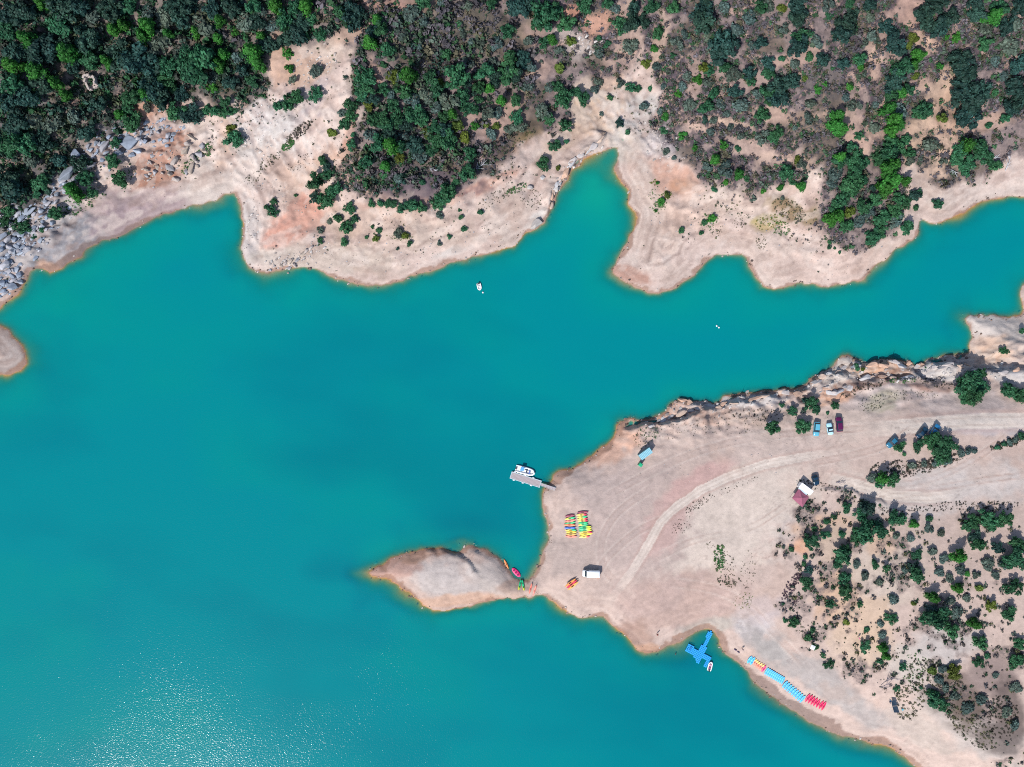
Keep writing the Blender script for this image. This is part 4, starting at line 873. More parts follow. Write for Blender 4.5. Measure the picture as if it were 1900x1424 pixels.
WPAL = np.array([(0.022, 0.055, 0.042), (0.028, 0.070, 0.040), (0.040, 0.065, 0.052), (0.050, 0.060, 0.050), (0.025, 0.085, 0.035), (0.055, 0.070, 0.040)])
EPAL = np.array([(0.075, 0.070, 0.082), (0.085, 0.080, 0.085), (0.060, 0.085, 0.068), (0.050, 0.075, 0.050), (0.095, 0.090, 0.060), (0.11, 0.10, 0.115), (0.035, 0.085, 0.040)])
def hpal(a, b): return WPAL if a < 700 + _r.normal() * 160 else EPAL
rows = sample(2600, lambda r, c: SCN[r, c] * (1 - bare[r, c]) * smooth01((1080 - PU[r, c]) / 300) * smooth01((sN[r, c]) / 6), 0.9, 2.3, hpal, 1.15)
rows += sample(600, lambda r, c: SCN[r, c] * (1 - 0.9 * bare[r, c]) * smooth01((PU[r, c] - 1150) / 200) * smooth01(nz3[r, c] + 0.5), 0.8, 1.9, hpal, 1.0)
rows += sample(17000, lambda r, c: SCN[r, c] * (1 - 0.8 * bare[r, c]) * (0.12 + 0.88 * pat[r, c]), 0.30, 1.25, hpal)
for px, py, rp, t in rest:
    b = ground(px, py, 0.4); col = np.array(PAL[t][0]); rows.append((b.x, b.y, rp * 0.155, *col, b.z - 0.05, 1.2))
scatter('hillside_scrub', rows, 'low grey-green and brown scrub covering the northern hillside', 'scrub')
rows = sample(1500, lambda r, c: SCS[r, c] * (0.12 + 0.88 * pat2[r, c]), 0.25, 1.1, SCPAL[:6])
scatter('slope_scrub', rows, 'sparse low scrub on the sandy slope at lower right', 'scrub')
rows = sample(900, lambda r, c: (1 - SCN[r, c]) * isN[r, c] * min(1, DL[r, c] / 12) * smooth01(nz1[r, c] * 1.4 + 0.15) * np.exp(-max(0, -sN[r, c]) / 9), 0.15, 0.55, SCPAL[[0, 1, 4, 5]])
scatter('shore_tufts', rows, 'scattered small tufts on the pale bank above the north beach', 'tufts')
GP = np.array([(0.03, 0.13, 0.035), (0.05, 0.15, 0.05), (0.07, 0.14, 0.04)]); OP = np.array([(0.07, 0.085, 0.05), (0.10, 0.10, 0.05), (0.06, 0.06, 0.05)])
YP = np.array([(0.12, 0.16, 0.03), (0.16, 0.14, 0.03), (0.06, 0.14, 0.03)]); PP = np.array([(0.060, 0.035, 0.055), (0.075, 0.045, 0.07), (0.045, 0.03, 0.045)]); BP = np.array([(0.05, 0.04, 0.035), (0.06, 0.055, 0.04), (0.04, 0.05, 0.035)])
def tufts(name, label, specs):
    rows = []
    for cx, cy, rx, ry, ang, n, pal, r0, r1 in specs:
        ca, sa = math.cos(R(ang)), math.sin(R(ang))
        for k in range(n):
            a = _r.uniform(0, 6.283); q = math.sqrt(_r.random())
            u, v = q * rx * math.cos(a), q * ry * math.sin(a)
            b = ground(cx + u * ca - v * sa, cy - (u * sa + v * ca))
            if b.z < 0.1: continue
            col = pal[_r.integers(len(pal))] * _r.uniform(0.75, 1.25)
            rows.append((b.x, b.y, _r.uniform(r0, r1), *col, b.z - 0.03, 0.7))
    scatter(name, rows, label, 'grass')
tufts('field_grass', 'green grass tufts and dry weeds in the middle of the tilled field', [(1335,1035,10,28,0,70,GP,.25,.6),(1345,1050,20,30,0,60,OP,.12,.3),(1352,1078,22,12,0,70,OP,.15,.4),(1388,1060,14,40,0,70,OP,.1,.26),(1380,1115,20,16,0,50,YP,.12,.3),(1318,1012,10,8,0,20,OP,.1,.25),(1295,935,30,8,35,60,BP,.12,.3),(1265,975,24,14,35,60,BP,.1,.24),(1360,905,60,5,22,40,BP,.1,.25)])
tufts('bank_grass', 'bright green and yellow grass on the banks beside the coves', [(1222,372,20,26,0,60,GP,.12,.34),(1213,338,8,6,0,16,YP,.2,.4),(1237,362,10,8,0,26,YP,.2,.4),(1224,378,9,8,0,26,GP,.25,.5),(960,350,24,7,25,60,GP,.2,.45),(920,368,40,12,28,90,OP,.12,.35),(985,370,20,22,20,70,OP,.1,.3),(1315,412,16,18,-30,50,GP,.15,.4),(1330,425,12,16,0,30,OP,.12,.3),
  (1430,412,34,14,10,110,YP,.15,.4),(1450,425,16,14,0,60,GP,.2,.45),(1465,390,34,18,-28,160,OP,.15,.42),(1412,450,10,14,0,40,OP,.15,.35),(1375,410,12,22,-30,40,OP,.1,.3),(355,300,28,9,50,90,GP,.2,.5),(385,278,9,12,0,50,GP,.25,.55),(150,375,50,20,25,140,GP,.15,.5),(230,325,24,8,10,40,GP,.15,.4),(535,268,16,8,40,60,GP,.3,.6),(555,245,34,9,40,110,BP,.2,.5),(500,300,26,9,40,80,OP,.15,.4),(470,330,18,10,30,50,OP,.1,.3),
  (740,440,26,8,0,60,YP,.12,.3),(950,260,50,16,28,140,OP,.15,.45),(560,300,30,14,25,60,BP,.1,.3)])
tufts('plain_grass', 'dry grass and weeds along the edges of the sandy plain', [(1205,800,16,20,30,70,GP*0.9+0.03,.12,.35),(1190,815,14,20,20,50,OP,.12,.35),(1260,800,60,14,5,60,OP,.1,.25),(1345,790,70,18,0,90,OP,.1,.28),(1400,770,60,12,0,90,BP,.12,.4),(1618,748,26,15,15,80,OP+0.02,.12,.32),(1690,733,50,10,0,80,OP+0.02,.1,.28),(1670,706,30,6,0,50,GP,.2,.45),(1600,722,50,8,18,80,BP,.15,.45),(1740,712,50,8,-10,60,BP,.15,.45),
  (1700,870,70,12,12,140,BP,.2,.6),(1745,855,50,10,12,80,BP,.2,.6),(1650,870,40,16,10,90,BP,.2,.5),(1870,822,36,7,18,80,BP,.25,.7),(1760,940,90,8,3,110,BP,.15,.4),(1850,940,50,10,5,70,BP,.15,.4),(1530,905,50,8,-15,70,BP,.12,.4),(1640,945,60,6,-15,70,BP,.15,.4),(1490,960,16,10,0,30,BP,.12,.3),(1500,1170,30,14,-20,60,OP+0.02,.12,.3),(1690,1300,24,40,-20,130,OP,.2,.6),(1740,1260,60,30,-30,160,OP,.2,.55),(1800,1350,60,24,-40,180,OP,.2,.6),(1860,1330,30,40,0,110,BP,.25,.6),(1700,1240,30,30,0,80,GP,.15,.4)])
tufts('purple_brush', 'purple-brown dead brush heaped beside the green bush', [(1468,1088,9,30,-32,90,PP,.25,.5),(1477,1114,6,11,-32,30,PP,.2,.4)])

# ------------------------------------------------------------------ building blocks for made things
class MB:
    def __init__(s): s.v = []; s.f = []
    def add(s, v, f):
        o = len(s.v); s.v += [tuple(x) for x in v]; s.f += [tuple(i + o for i in q) for q in f]; return s
    def box(s, x0, x1, y0, y1, z0, z1, bev=0.0, tx=0.0, ty=0.0):
        """box; top can be drawn in by tx, ty; bev chamfers its upright and top edges"""
        if bev <= 0:
            v = [(x0, y0, z0), (x1, y0, z0), (x1, y1, z0), (x0, y1, z0), (x0 + tx, y0 + ty, z1), (x1 - tx, y0 + ty, z1), (x1 - tx, y1 - ty, z1), (x0 + tx, y1 - ty, z1)]
            return s.add(v, [(3, 2, 1, 0), (4, 5, 6, 7), (0, 1, 5, 4), (1, 2, 6, 5), (2, 3, 7, 6), (3, 0, 4, 7)])
        def ringo(ax0, ax1, ay0, ay1, z, b):
            return [(ax0 + b, ay0, z), (ax1 - b, ay0, z), (ax1, ay0 + b, z), (ax1, ay1 - b, z), (ax1 - b, ay1, z), (ax0 + b, ay1, z), (ax0, ay1 - b, z), (ax0, ay0 + b, z)]
        v = ringo(x0, x1, y0, y1, z0, bev) + ringo(x0 + tx, x1 - tx, y0 + ty, y1 - ty, z1 - bev, bev) + ringo(x0 + tx + bev, x1 - tx - bev, y0 + ty + bev, y1 - ty - bev, z1, bev * 0.6)
        f = [tuple(range(7, -1, -1)), tuple(range(16, 24))]
        for k in (0, 8):
            for j in range(8): f.append((k + j, k + (j + 1) % 8, k + 8 + (j + 1) % 8, k + 8 + j))
        return s.add(v, f)
    def tube(s, path, radii, n=8):
        if not hasattr(radii, '__len__'): radii = [radii] * len(path)
        v, f = tube(path, radii, n); m = len(path) - 1
        f += [tuple(range(n - 1, -1, -1)), tuple(range(m * n, m * n + n))]
        return s.add(v, f)
    def loft(s, secs):
        """closed rings of equal length, capped"""
        n = len(secs[0]); v = [p for q in secs for p in q]; f = []
        for k in range(len(secs) - 1):
            for j in range(n): f.append((k * n + j, k * n + (j + 1) % n, (k + 1) * n + (j + 1) % n, (k + 1) * n + j))
        f += [tuple(range(n - 1, -1, -1)), tuple(range((len(secs) - 1) * n, len(secs) * n))]
        return s.add(v, f)
    def build(s, name, mat, parent=None, smooth=False, color=None):
        me = bpy.data.meshes.new(name); me.from_pydata(s.v, [], s.f); me.materials.append(mat)
        bm = bmesh.new(); bm.from_mesh(me); bmesh.ops.recalc_face_normals(bm, faces=bm.faces); bm.to_mesh(me); bm.free()
        if smooth:
            for p in me.polygons: p.use_smooth = True
        o = link(name, me, parent)
        if color is not None: o.color = (*color, 1)
        return o
def from_px(a, b, above=0.2, water=False):
    """base point, heading and length in metres of something seen from tail pixel a to nose pixel b"""
    A = ground(a[0], a[1], above, water); B = ground(b[0], b[1], above, water)
    mid = (A + B) / 2
    z = 0.0 if water else max(hgt(mid.x, mid.y), 0.02)
    d = B - A
    return Vector((mid.x, mid.y, z)), math.atan2(d.y, d.x), math.hypot(d.x, d.y)
def Z(tile):
    x0, y0, s = tile
    return lambda x, y: (x0 + x * s, y0 + y * s)
def nth(k): return ['first', 'second', 'third', 'fourth', 'fifth', 'sixth', 'seventh', 'eighth', 'ninth', 'tenth', 'eleventh', 'twelfth', 'thirteenth'][k]

# ---- kayaks: unit length 1 along x, width 1 along y
def hull_rings(rocker=0.06, n=12, full=1.0, m=13):
    secs = []
    for k in range(m):
        t = -1 + 2 * k / (m - 1)
        w = max(0.03, (1 - abs(t) ** 2.1) ** (0.8 / full)) * 0.5
        lift = rocker * abs(t) ** 2.4
        ring_ = []
        for j in range(n):
            a = 2 * math.pi * j / n
            y = math.cos(a); z = math.sin(a)
            zz = (0.10 * z if z > 0 else 0.17 * z) * (0.45 + 0.55 * w / 0.5)
            ring_.append((0.5 * t, w * (abs(y) ** 0.75) * (1 if y > 0 else -1), 0.17 + zz + lift))
        secs.append(ring_)
    return secs
HULL = MB().loft(hull_rings()); HULLW = MB().loft(hull_rings(0.05, 12, 1.6))
def well(x0, x1, w, z):
    mb = MB(); n = 12
    for kz, (s, h) in enumerate(((1.0, z), (0.8, z - 0.05))): pass
    top = [((x0 + x1) / 2 + (x1 - x0) / 2 * math.cos(2 * math.pi * k / n), w / 2 * math.sin(2 * math.pi * k / n), z + 0.012) for k in range(n)]
    rim = [((x0 + x1) / 2 + (x1 - x0) / 2 * 1.12 * math.cos(2 * math.pi * k / n), w / 2 * 1.15 * math.sin(2 * math.pi * k / n), z - 0.02) for k in range(n)]
    v = rim + top; f = [tuple(range(n, 2 * n))] + [(k, (k + 1) % n, n + (k + 1) % n, n + k) for k in range(n)]
    return mb.add(v, f)
def kayak_proto(seats, wide):
    hb = (HULLW if wide else HULL)
    hull = bpy.data.meshes.new('hull'); hull.from_pydata(hb.v, [], hb.f); hull.materials.append(M['plastic'])
    for p in hull.polygons: p.use_smooth = True
    cps = []
    for (a, b) in seats:
        w = well(a, b, 0.52 if wide else 0.46, 0.268)
        me = bpy.data.meshes.new('seat'); me.from_pydata(w.v, [], w.f); me.materials.append(M['plastic']); cps.append(me)
    return hull, cps
K_SINGLE = kayak_proto([(-0.16, 0.10)], False); K_DOUBLE = kayak_proto([(-0.27, -0.07), (0.06, 0.25)], True); K_RAFT = kayak_proto([(-0.34, -0.18), (-0.10, 0.08), (0.16, 0.33)], True)
tone_cache = {}
def kayak(a, b, col, label, group, width=0.72, proto=K_SINGLE, height=1.0, tone=None, seatcol=None, lift=0.0, water=False, cat='kayak', name='kayak', ends=0.97):
    loc, rz, L = from_px(a, b, 0.3 + lift, water)
    e = empty(name, loc + Vector((0, 0, lift - (0.04 if not water else 0.08))), rz)
    if not water:  # lie along the slope of the beach
        dx, dy = math.cos(rz) * L / 2, math.sin(rz) * L / 2
        za, zb = max(hgt(loc.x - dx, loc.y - dy), 0), max(hgt(loc.x + dx, loc.y + dy), 0)
        e.rotation_euler = (0, -math.atan2(zb - za, L), rz); sl_ = (zb - za)
        e.location.z = (za + zb) / 2 + lift + 0.03 + max(0, max(hgt(loc.x + t * dx, loc.y + t * dy) - (za + zb) / 2 - t * sl_ / 2 for t in (-.8, -.5, -.25, 0, .25, .5, .8)))
    hull = proto[0]
    h = link('hull', hull, e); h.scale = (L * ends, width, height); h.color = (*col, 1)
    if tone:
        key = tone
        if key not in tone_cache:
            m2 = two_tone('two_tone_plastic', tone[0], tone[1], tone[2]); hm = hull.copy(); hm.materials[0] = m2; tone_cache[key] = {}
            tone_cache[key]['m'] = m2
        if hull.name not in tone_cache[key]:
            hm = hull.copy(); hm.materials[0] = tone_cache[key]['m']; tone_cache[key][hull.name] = hm
        h.data = tone_cache[key][hull.name]
    for s in proto[1]:
        q = link('seat', s, e); q.scale = (L * ends, width, height); q.color = (*(seatcol or tuple(c * 0.35 for c in col)), 1)
    return tag(e, label, cat, group)
BLUE = (0.07, 0.42, 0.78); RED = (0.62, 0.010, 0.085); ORANGE = (0.72, 0.22, 0.10); YEL = (0.76, 0.55, 0.06); PINK = (0.70, 0.03, 0.17); GRN = (0.02, 0.45, 0.16); SALM = (0.74, 0.20, 0.15); MAR = (0.28, 0.05, 0.09)
q5 = Z((1370, 1190, 0.1))
GR = 'kayaks lined up on the lower beach'
def lerp2(a, b, t): return (a[0] + (b[0] - a[0]) * t, a[1] + (b[1] - a[1]) * t)
for k, (n_, t_) in enumerate([((262, 272), (168, 415)), ((314, 290), (218, 442))]):
    kayak(q5(*t_), q5(*n_), BLUE, 'light blue kayak, %s of the pair at the upper left end of the beach row' % ['outer', 'inner'][k], GR, 0.95, K_DOUBLE, seatcol=(0.03, 0.25, 0.55))
for k in range(5):
    n_ = [(345, 325), (375, 347), (408, 370), (450, 395), (492, 420)][k]; t_ = [(272, 442), (300, 470), (330, 500), (365, 525), (397, 552)][k]
    kayak(q5(*t_), q5(*n_), SALM, 'orange kayak with yellow nose, %s from the left in the beach row' % nth(k), GR, 0.76, K_SINGLE, tone=((0.74, 0.22, 0.15), (0.80, 0.52, 0.14), 0.66))
kayak(q5(428, 575), q5(522, 440), PINK, 'single pink kayak between the orange and blue kayaks on the beach', GR, 0.76)
for k in range(10):
    n_ = lerp2((572, 485), (862, 655), k / 9); t_ = lerp2((487, 625), (795, 805), k / 9)
    kayak(q5(*t_), q5(*n_), BLUE, 'light blue kayak, %s from the left in the upper blue group' % nth(k), GR, 0.74, K_DOUBLE, seatcol=(0.05, 0.30, 0.60))
for k in range(9):
    n_ = lerp2((922, 735), (1250, 1000), k / 8); t_ = lerp2((815, 868), (1135, 1142), k / 8)
    kayak(q5(*t_), q5(*n_), BLUE, 'light blue kayak, %s from the left in the lower blue group' % nth(k), GR, 0.80, K_DOUBLE, seatcol=(0.05, 0.30, 0.60))
for k in range(7):
    n_ = [(1338, 968), (1382, 988), (1427, 1015), (1477, 1042), (1525, 1066), (1590, 1095), (1638, 1108)][k]; t_ = lerp2((1238, 1132), (1540, 1292), k / 6)
    kayak(q5(*t_), q5(*n_), RED, 'crimson kayak, %s from the left in the red group' % nth(k), GR, 0.84, K_SINGLE, seatcol=(0.25, 0.0, 0.04))
qs = Z((1030, 935, 0.05266))
GS = 'kayaks stacked in two ranks on the sand'
ya, gy, yr = ((0.80, 0.62, 0.10), (0.02, 0.45, 0.18), 0.5), ((0.02, 0.46, 0.20), (0.60, 0.66, 0.03), 0.62), ((0.80, 0.62, 0.14), (0.66, 0.01, 0.08), 0.68)
left = [((340,455),(710,400),MAR,None,'maroon kayak'),((330,560),(730,480),GRN,ya,'yellow and green kayak'),((320,640),(740,565),SALM,None,'salmon kayak'),((330,715),(745,640),GRN,None,'green kayak'),((290,750),(750,757),ORANGE,None,'orange kayak'),
        ((300,860),(755,850),(0.03,0.13,0.50),None,'dark blue kayak'),((350,950),(780,930),YEL,ya,'yellow kayak with green nose'),((370,1012),(790,1000),YEL,None,'yellow kayak'),((350,1075),(790,1075),(0.45,0.30,0.06),None,'olive kayak'),((345,1145),(795,1155),SALM,None,'pinkish red kayak')]
right = [((770,320),(1200,290),MAR,None,'maroon kayak'),((735,405),(1135,380),YEL,yr,'yellow kayak with red nose'),((760,485),(1150,450),YEL,ya,'yellow kayak with green stripe'),((770,560),(1160,520),YEL,yr,'yellow kayak with red end'),((780,615),(1165,595),ORANGE,yr,'orange kayak with red end'),
         ((800,690),(1180,670),GRN,None,'green kayak'),((800,755),(1180,735),GRN,ya,'yellow and green kayak'),((805,845),(1300,805),GRN,gy,'green kayak with yellow nose'),((805,905),(1310,870),GRN,gy,'green kayak with yellow end'),((815,960),(1320,930),GRN,gy,'green and lime kayak'),
         ((810,1025),(1335,1000),YEL,yr,'cream kayak with red nose'),((820,1095),(1350,1050),YEL,None,'yellow kayak'),((830,1180),(1240,1150),YEL,yr,'yellow kayak with red spot')]
for side, lst in (('left', left), ('right', right)):
    for k, (a, b, c, tn, nm) in enumerate(lst):
        kayak(qs(*a), qs(*b), c, '%s, %s from the top in the %s rank of stacked kayaks' % (nm, nth(k), side), GS, 0.80, K_SINGLE, tone=tn, lift=0.12 + 0.10 * (k % 3))
qi = Z((920, 1020, 0.1105))
GI = 'kayaks and raft drawn up on the sand spit'
kayak(qi(215, 330), qi(133, 160), (0.72, 0.24, 0.07), 'slim orange kayak at the water edge of the islet', GI, 0.62, K_SINGLE)
kayak(qi(272, 310), qi(412, 462), PINK, 'wide pink inflatable raft moored by the sand spit', GI, 1.45, K_RAFT, water=True, cat='raft', name='inflatable_raft', height=1.6, seatcol=(0.22, 0.0, 0.05))
kayak(qi(380, 695), qi(425, 500), GRN, 'green kayak with yellow tail, left of the pair on the spit', GI, 0.62, K_DOUBLE, tone=((0.60, 0.62, 0.05), (0.02, 0.48, 0.22), 0.35))
kayak(qi(478, 705), qi(440, 500), GRN, 'green kayak with yellow tail, right of the pair on the spit', GI, 0.62, K_DOUBLE, tone=((0.60, 0.62, 0.05), (0.02, 0.48, 0.22), 0.35))
kayak(qi(555, 752), qi(608, 555), SALM, 'slim salmon kayak, left of the two on the spit', GI, 0.56)
kayak(qi(620, 778), qi(682, 585), SALM, 'slim salmon kayak, right of the two on the spit', GI, 0.56)

# ---- kayak trailer with boats on it
loc, rz, L = from_px(qi(1180, 640), qi(1385, 500), 0.8)
e = empty('boat_trailer', loc, rz)
fb = MB(); fb.box(-1.9, 1.6, -0.45, -0.37, 0.45, 0.53); fb.box(-1.9, 1.6, 0.37, 0.45, 0.45, 0.53)
for x in (-1.8, -0.6, 0.6, 1.5): fb.box(x - 0.04, x + 0.04, -0.365, 0.365, 0.455, 0.525)
fb.build('frame', M['grey'], e)
MB().tube([(1.6, 0, 0.49), (2.5, 0, 0.45)], 0.045).build('tow_bar', M['dark'], e)
for x in (-1.2, 1.0):
    b = MB(); b.box(x - 0.04, x + 0.04, -0.9, 0.9, 0.70, 0.76); b.tube([(x, -0.4, 0.5), (x, -0.4, 0.73)], 0.03); b.tube([(x, 0.4, 0.5), (x, 0.4, 0.73)], 0.03); b.build('cross_bar', M['grey'], e)
for s in (-1, 1):
    MB().tube([(-0.2, s * 0.62, 0.32), (-0.2, s * 0.80, 0.32)], 0.32, 14).build('wheel', M['dark'], e)
tag(e, 'dark kayak trailer standing beside the white van', 'trailer')
for k, (y, c, nm) in enumerate(((-0.62, (0.78, 0.42, 0.10), 'orange-yellow'), (0.0, (0.70, 0.05, 0.10), 'red'), (0.58, (0.76, 0.30, 0.08), 'orange'))):
    d = Vector((math.cos(rz), math.sin(rz), 0)); n_ = Vector((-d.y, d.x, 0))
    ke = empty('kayak', loc + n_ * y - d * 0.25 + Vector((0, 0, 0.74)), rz)
    h = link('hull', K_SINGLE[0], ke); h.scale = (4.1, 0.72, 1.2); h.color = (*c, 1)
    s_ = link('seat', K_SINGLE[1][0], ke); s_.scale = (4.1, 0.72, 1.2); s_.color = (0.05, 0.01, 0.01, 1)
    tag(ke, '%s kayak carried on the dark trailer' % nm, 'kayak', 'kayaks on the trailer')

# ---- vehicles
def wheel_mb(x, y):
    mb = MB(); mb.tube([(x, y - 0.10, 0.31), (x, y + 0.10, 0.31)], 0.31, 14); return mb
def car(a, b, col, label, W_=1.75, style='hatch', group='vehicles parked on the plain'):
    """a = tail pixel, b = nose pixel at about roof height"""
    loc, rz, L = from_px(a, b, 0.8)
    e = empty('parked_van' if style == 'van' else 'parked_car', loc, rz)
    w = W_ / 2; hl = L / 2
    def sec(x, hw, zb, zt, n=10):
        return [(x, -hw * 0.92, zb), (x, hw * 0.92, zb), (x, hw, zb + 0.12), (x, hw, zt - 0.16), (x, hw * 0.93, zt - 0.03), (x, hw * 0.5, zt + 0.02), (x, -hw * 0.5, zt + 0.02), (x, -hw * 0.93, zt - 0.03), (x, -hw, zt - 0.16), (x, -hw, zb + 0.12)]
    if style == 'van':
        prof = [(-hl, .96, .30, 2.02), (-hl + .12, 1, .28, 2.10), (hl - 1.55, 1, .28, 2.10), (hl - 1.15, .97, .28, 1.98), (hl - 0.55, .98, .28, 1.22), (hl - 0.10, .9, .32, 1.02), (hl, .78, .38, 0.86)]
    else:
        prof = [(-hl, .80, .36, 0.86), (-hl + .10, .93, .30, 0.98), (-hl + .5, 1, .26, 1.00), (0, 1, .25, 0.98), (hl - 1.0, 1, .26, 0.94), (hl - .35, .95, .28, 0.86), (hl - 0.08, .86, .32, 0.74), (hl, .74, .38, 0.64)]
    body = MB().loft([sec(x, k * w, zb, zt) for x, k, zb, zt in prof]).build('body', M['paint'], e, True, col)
    if style == 'van':
        gx0, gx1 = hl - 1.13, hl - 0.60
        MB().add([(gx1, -w * .86, 1.30), (gx1, w * .86, 1.30), (gx0 + .02, w * .84, 2.00), (gx0 + .02, -w * .84, 2.00)], [(0, 1, 2, 3)]).build('windscreen', M['glass'], e)
        for s in (-1, 1):
            MB().box(gx0 - 0.75, gx0 + 0.15, s * w - 0.012 if s > 0 else -w - 0.006, s * w + 0.006 if s > 0 else -w + 0.012, 1.25, 1.80).build('side_window', M['glass'], e)
    else:
        r0, r1 = (-hl + (0.22 if style == 'hatch' else 0.75)), hl - 1.15
        t0, t1 = r0 + (0.42 if style == 'hatch' else 0.55), r1 - 0.62
        cw, tw = w * 0.93, w * 0.74; zb, zt = 0.97, 1.44
        base = [(r0, -cw), (r1, -cw), (r1, cw), (r0, cw)]; top = [(t0, -tw), (t1, -tw), (t1, tw), (t0, tw)]
        B_ = [(x, y, zb) for x, y in base]; T_ = [(x, y, zt) for x, y in top]
        MB().add([T_[0], T_[1], T_[2], T_[3], (t0 + .15, -tw * .8, zt + .04), (t1 - .15, -tw * .8, zt + .04), (t1 - .15, tw * .8, zt + .04), (t0 + .15, tw * .8, zt + .04)], [(4, 5, 6, 7), (0, 1, 5, 4), (1, 2, 6, 5), (2, 3, 7, 6), (3, 0, 4, 7)]).build('roof', M['paint'], e, False, col)
        MB().add([B_[1], B_[2], T_[2], T_[1]], [(0, 1, 2, 3)]).build('windscreen', M['glass'], e)
        MB().add([B_[3], B_[0], T_[0], T_[3]], [(0, 1, 2, 3)]).build('rear_window', M['glass'], e)
        MB().add([B_[0], B_[1], T_[1], T_[0]], [(0, 1, 2, 3)]).build('side_window', M['glass'], e)
        MB().add([B_[2], B_[3], T_[3], T_[2]], [(0, 1, 2, 3)]).build('side_window', M['glass'], e)
    for x in (hl - 0.85, -hl + 0.80):
        for s in (-1, 1):
            wo = wheel_mb(x, s * (w - 0.09)).build('wheel', M['dark'], e)
            MB().tube([(x, s * (w + 0.012), 0.31), (x, s * (w + 0.022), 0.31)], 0.18, 10).build('rim', M['grey'], wo)
    zl = 0.62 if style != 'van' else 0.85
    for s in (-1, 1):
        MB().box(hl - 0.16, hl - 0.03, s * w * .68 - .14, s * w * .68 + .14, zl - 0.06, zl + 0.07, 0.02).build('headlight', M['lamp'], e)
        MB().box(-hl - 0.015, -hl + 0.1, s * w * .66 - .13, s * w * .66 + .13, 0.70, 0.86, 0.02).build('tail_light', M['redlamp'], e)
        MB().box(hl - 1.35, hl - 1.20, s * (w + 0.09) - 0.08, s * (w + 0.09) + 0.08, 1.0 if style != 'van' else 1.25, 1.12 if style != 'van' else 1.5, 0.02).build('mirror', M['dark'], e)
    return tag(e, label, 'van' if style == 'van' else 'car', group)
qc = Z((1500, 760, 0.04213))
car(qc(370, 545), qc(370, 1180), (0.10, 0.36, 0.48), 'silver-blue estate car, leftmost of the three parked in a row', 1.75, 'hatch')
car(qc(1010, 1120), qc(880, 600), (0.40, 0.66, 0.76), 'small pale blue car parked between the two others', 1.60, 'sedan')
car(qc(1420, 985), qc(1290, 330), (0.085, 0.006, 0.055), 'dark purple car, rightmost of the three parked in a row', 1.80, 'hatch')
qg = Z((1460, 870, 0.0562))
car(qg(895, 215), qg(1005, 550), (0.006, 0.030, 0.065), 'navy blue car parked beside the maroon gazebo', 1.70, 'hatch')
ql = Z((1600, 760, 0.1579))
car(ql(405, 335), ql(300, 440), (0.02, 0.13, 0.22), 'teal-blue car half under a round tree, alone left of the tree clump', 1.75, 'hatch')
car(ql(655, 335), ql(755, 215), (0.008, 0.035, 0.07), 'dark navy car tucked behind the tree clump', 1.72, 'sedan')
car(ql(825, 305), ql(895, 180), (0.02, 0.16, 0.34), 'bright blue car at the top of the tree clump', 1.75, 'hatch')
car((1426, 784), (1443, 800), (0.72, 0.74, 0.76), 'white car mostly hidden under a tree near the cliff', 1.75, 'hatch')
car(qi(1740, 405), qi(1455, 395), (0.80, 0.82, 0.84), 'white van parked on the sand near the spit', 1.95, 'van')
loc, rz, L = from_px(qi(1705, 440), qi(1740, 440), 0.8)
e = empty('cargo_crate', loc - Vector((0, 0.35, 0)), 0.05)
cb = MB(); cb.box(-0.28, 0.28, -0.45, 0.45, 0.0, 0.06)
for s in (-1, 1): cb.box(s * 0.28 - 0.03, s * 0.28 + 0.03, -0.45, 0.45, 0.06, 0.6); cb.box(-0.249, 0.249, s * 0.42 - 0.03, s * 0.42 + 0.03, 0.06, 0.6)
cb.build('crate', M['orange'], e); MB().box(-0.26, 0.26, -0.40, 0.40, 0.50, 0.62, 0.05).build('life_vests', M['orange'], e)
tag(e, 'orange open crate behind the white van', 'crate')

# ---- pontoon dock with gangway
qd = Z((920, 840, 0.0737))
a = Vector((*W(*qd(375, 565), 0.5), 0)); b = Vector((*W(*qd(1128, 800), 0.5), 0))
d = b - a; L = d.length; rz = math.atan2(d.y, d.x); mid = (a + b) / 2
wd = 2.15
e = empty('pontoon_dock', mid, rz)
fb = MB(); fb.box(-L/2, L/2, -wd/2, -wd/2 + 0.16, 0.15, 0.52); fb.box(-L/2, L/2, wd/2 - 0.16, wd/2, 0.15, 0.52); fb.box(-L/2, -L/2 + 0.16, -wd/2 + 0.161, wd/2 - 0.161, 0.15, 0.52); fb.box(L/2 - 0.16, L/2, -wd/2 + 0.161, wd/2 - 0.161, 0.15, 0.52)
fb.build('edge_frame', M['alum'], e)
nb = 26; pw = (L - 0.34) / nb
pm = MB(); pm.box(-pw/2 + 0.012, pw/2 - 0.012, -wd/2 + 0.17, wd/2 - 0.17, 0.42, 0.49)
p0 = pm.build('plank', M['deck'], e)
for k in range(nb):
    o = p0 if k == 0 else p0.copy()
    if k: COLL.objects.link(o)
    o.location = (-L/2 + 0.17 + pw * (k + 0.5), 0, random.uniform(-0.008, 0.008))
for y in (-wd/2 + 0.35, wd/2 - 0.35): MB().tube([(-L/2 + 0.2, y, 0.05), (L/2 - 0.2, y, 0.05)], 0.28, 10).build('float_tank', M['dark'], e)
for x, s in ((-L*0.36, -1), (-L*0.06, -1), (L*0.22, -1), (L*0.22, 1), (-L*0.40, 1), (-L * 0.05, 1)):
    MB().tube([(x - 0.32, s * (wd/2 + 0.10), 0.40), (x - 0.2, s * (wd/2 + 0.14), 0.40), (x + 0.2, s * (wd/2 + 0.14), 0.40), (x + 0.32, s * (wd/2 + 0.10), 0.40)], [0.07, 0.14, 0.14, 0.07], 8).build('fender', M['white'], e, True)
tag(e, 'grey plank pontoon dock with white fenders and pale metal edge', 'dock')
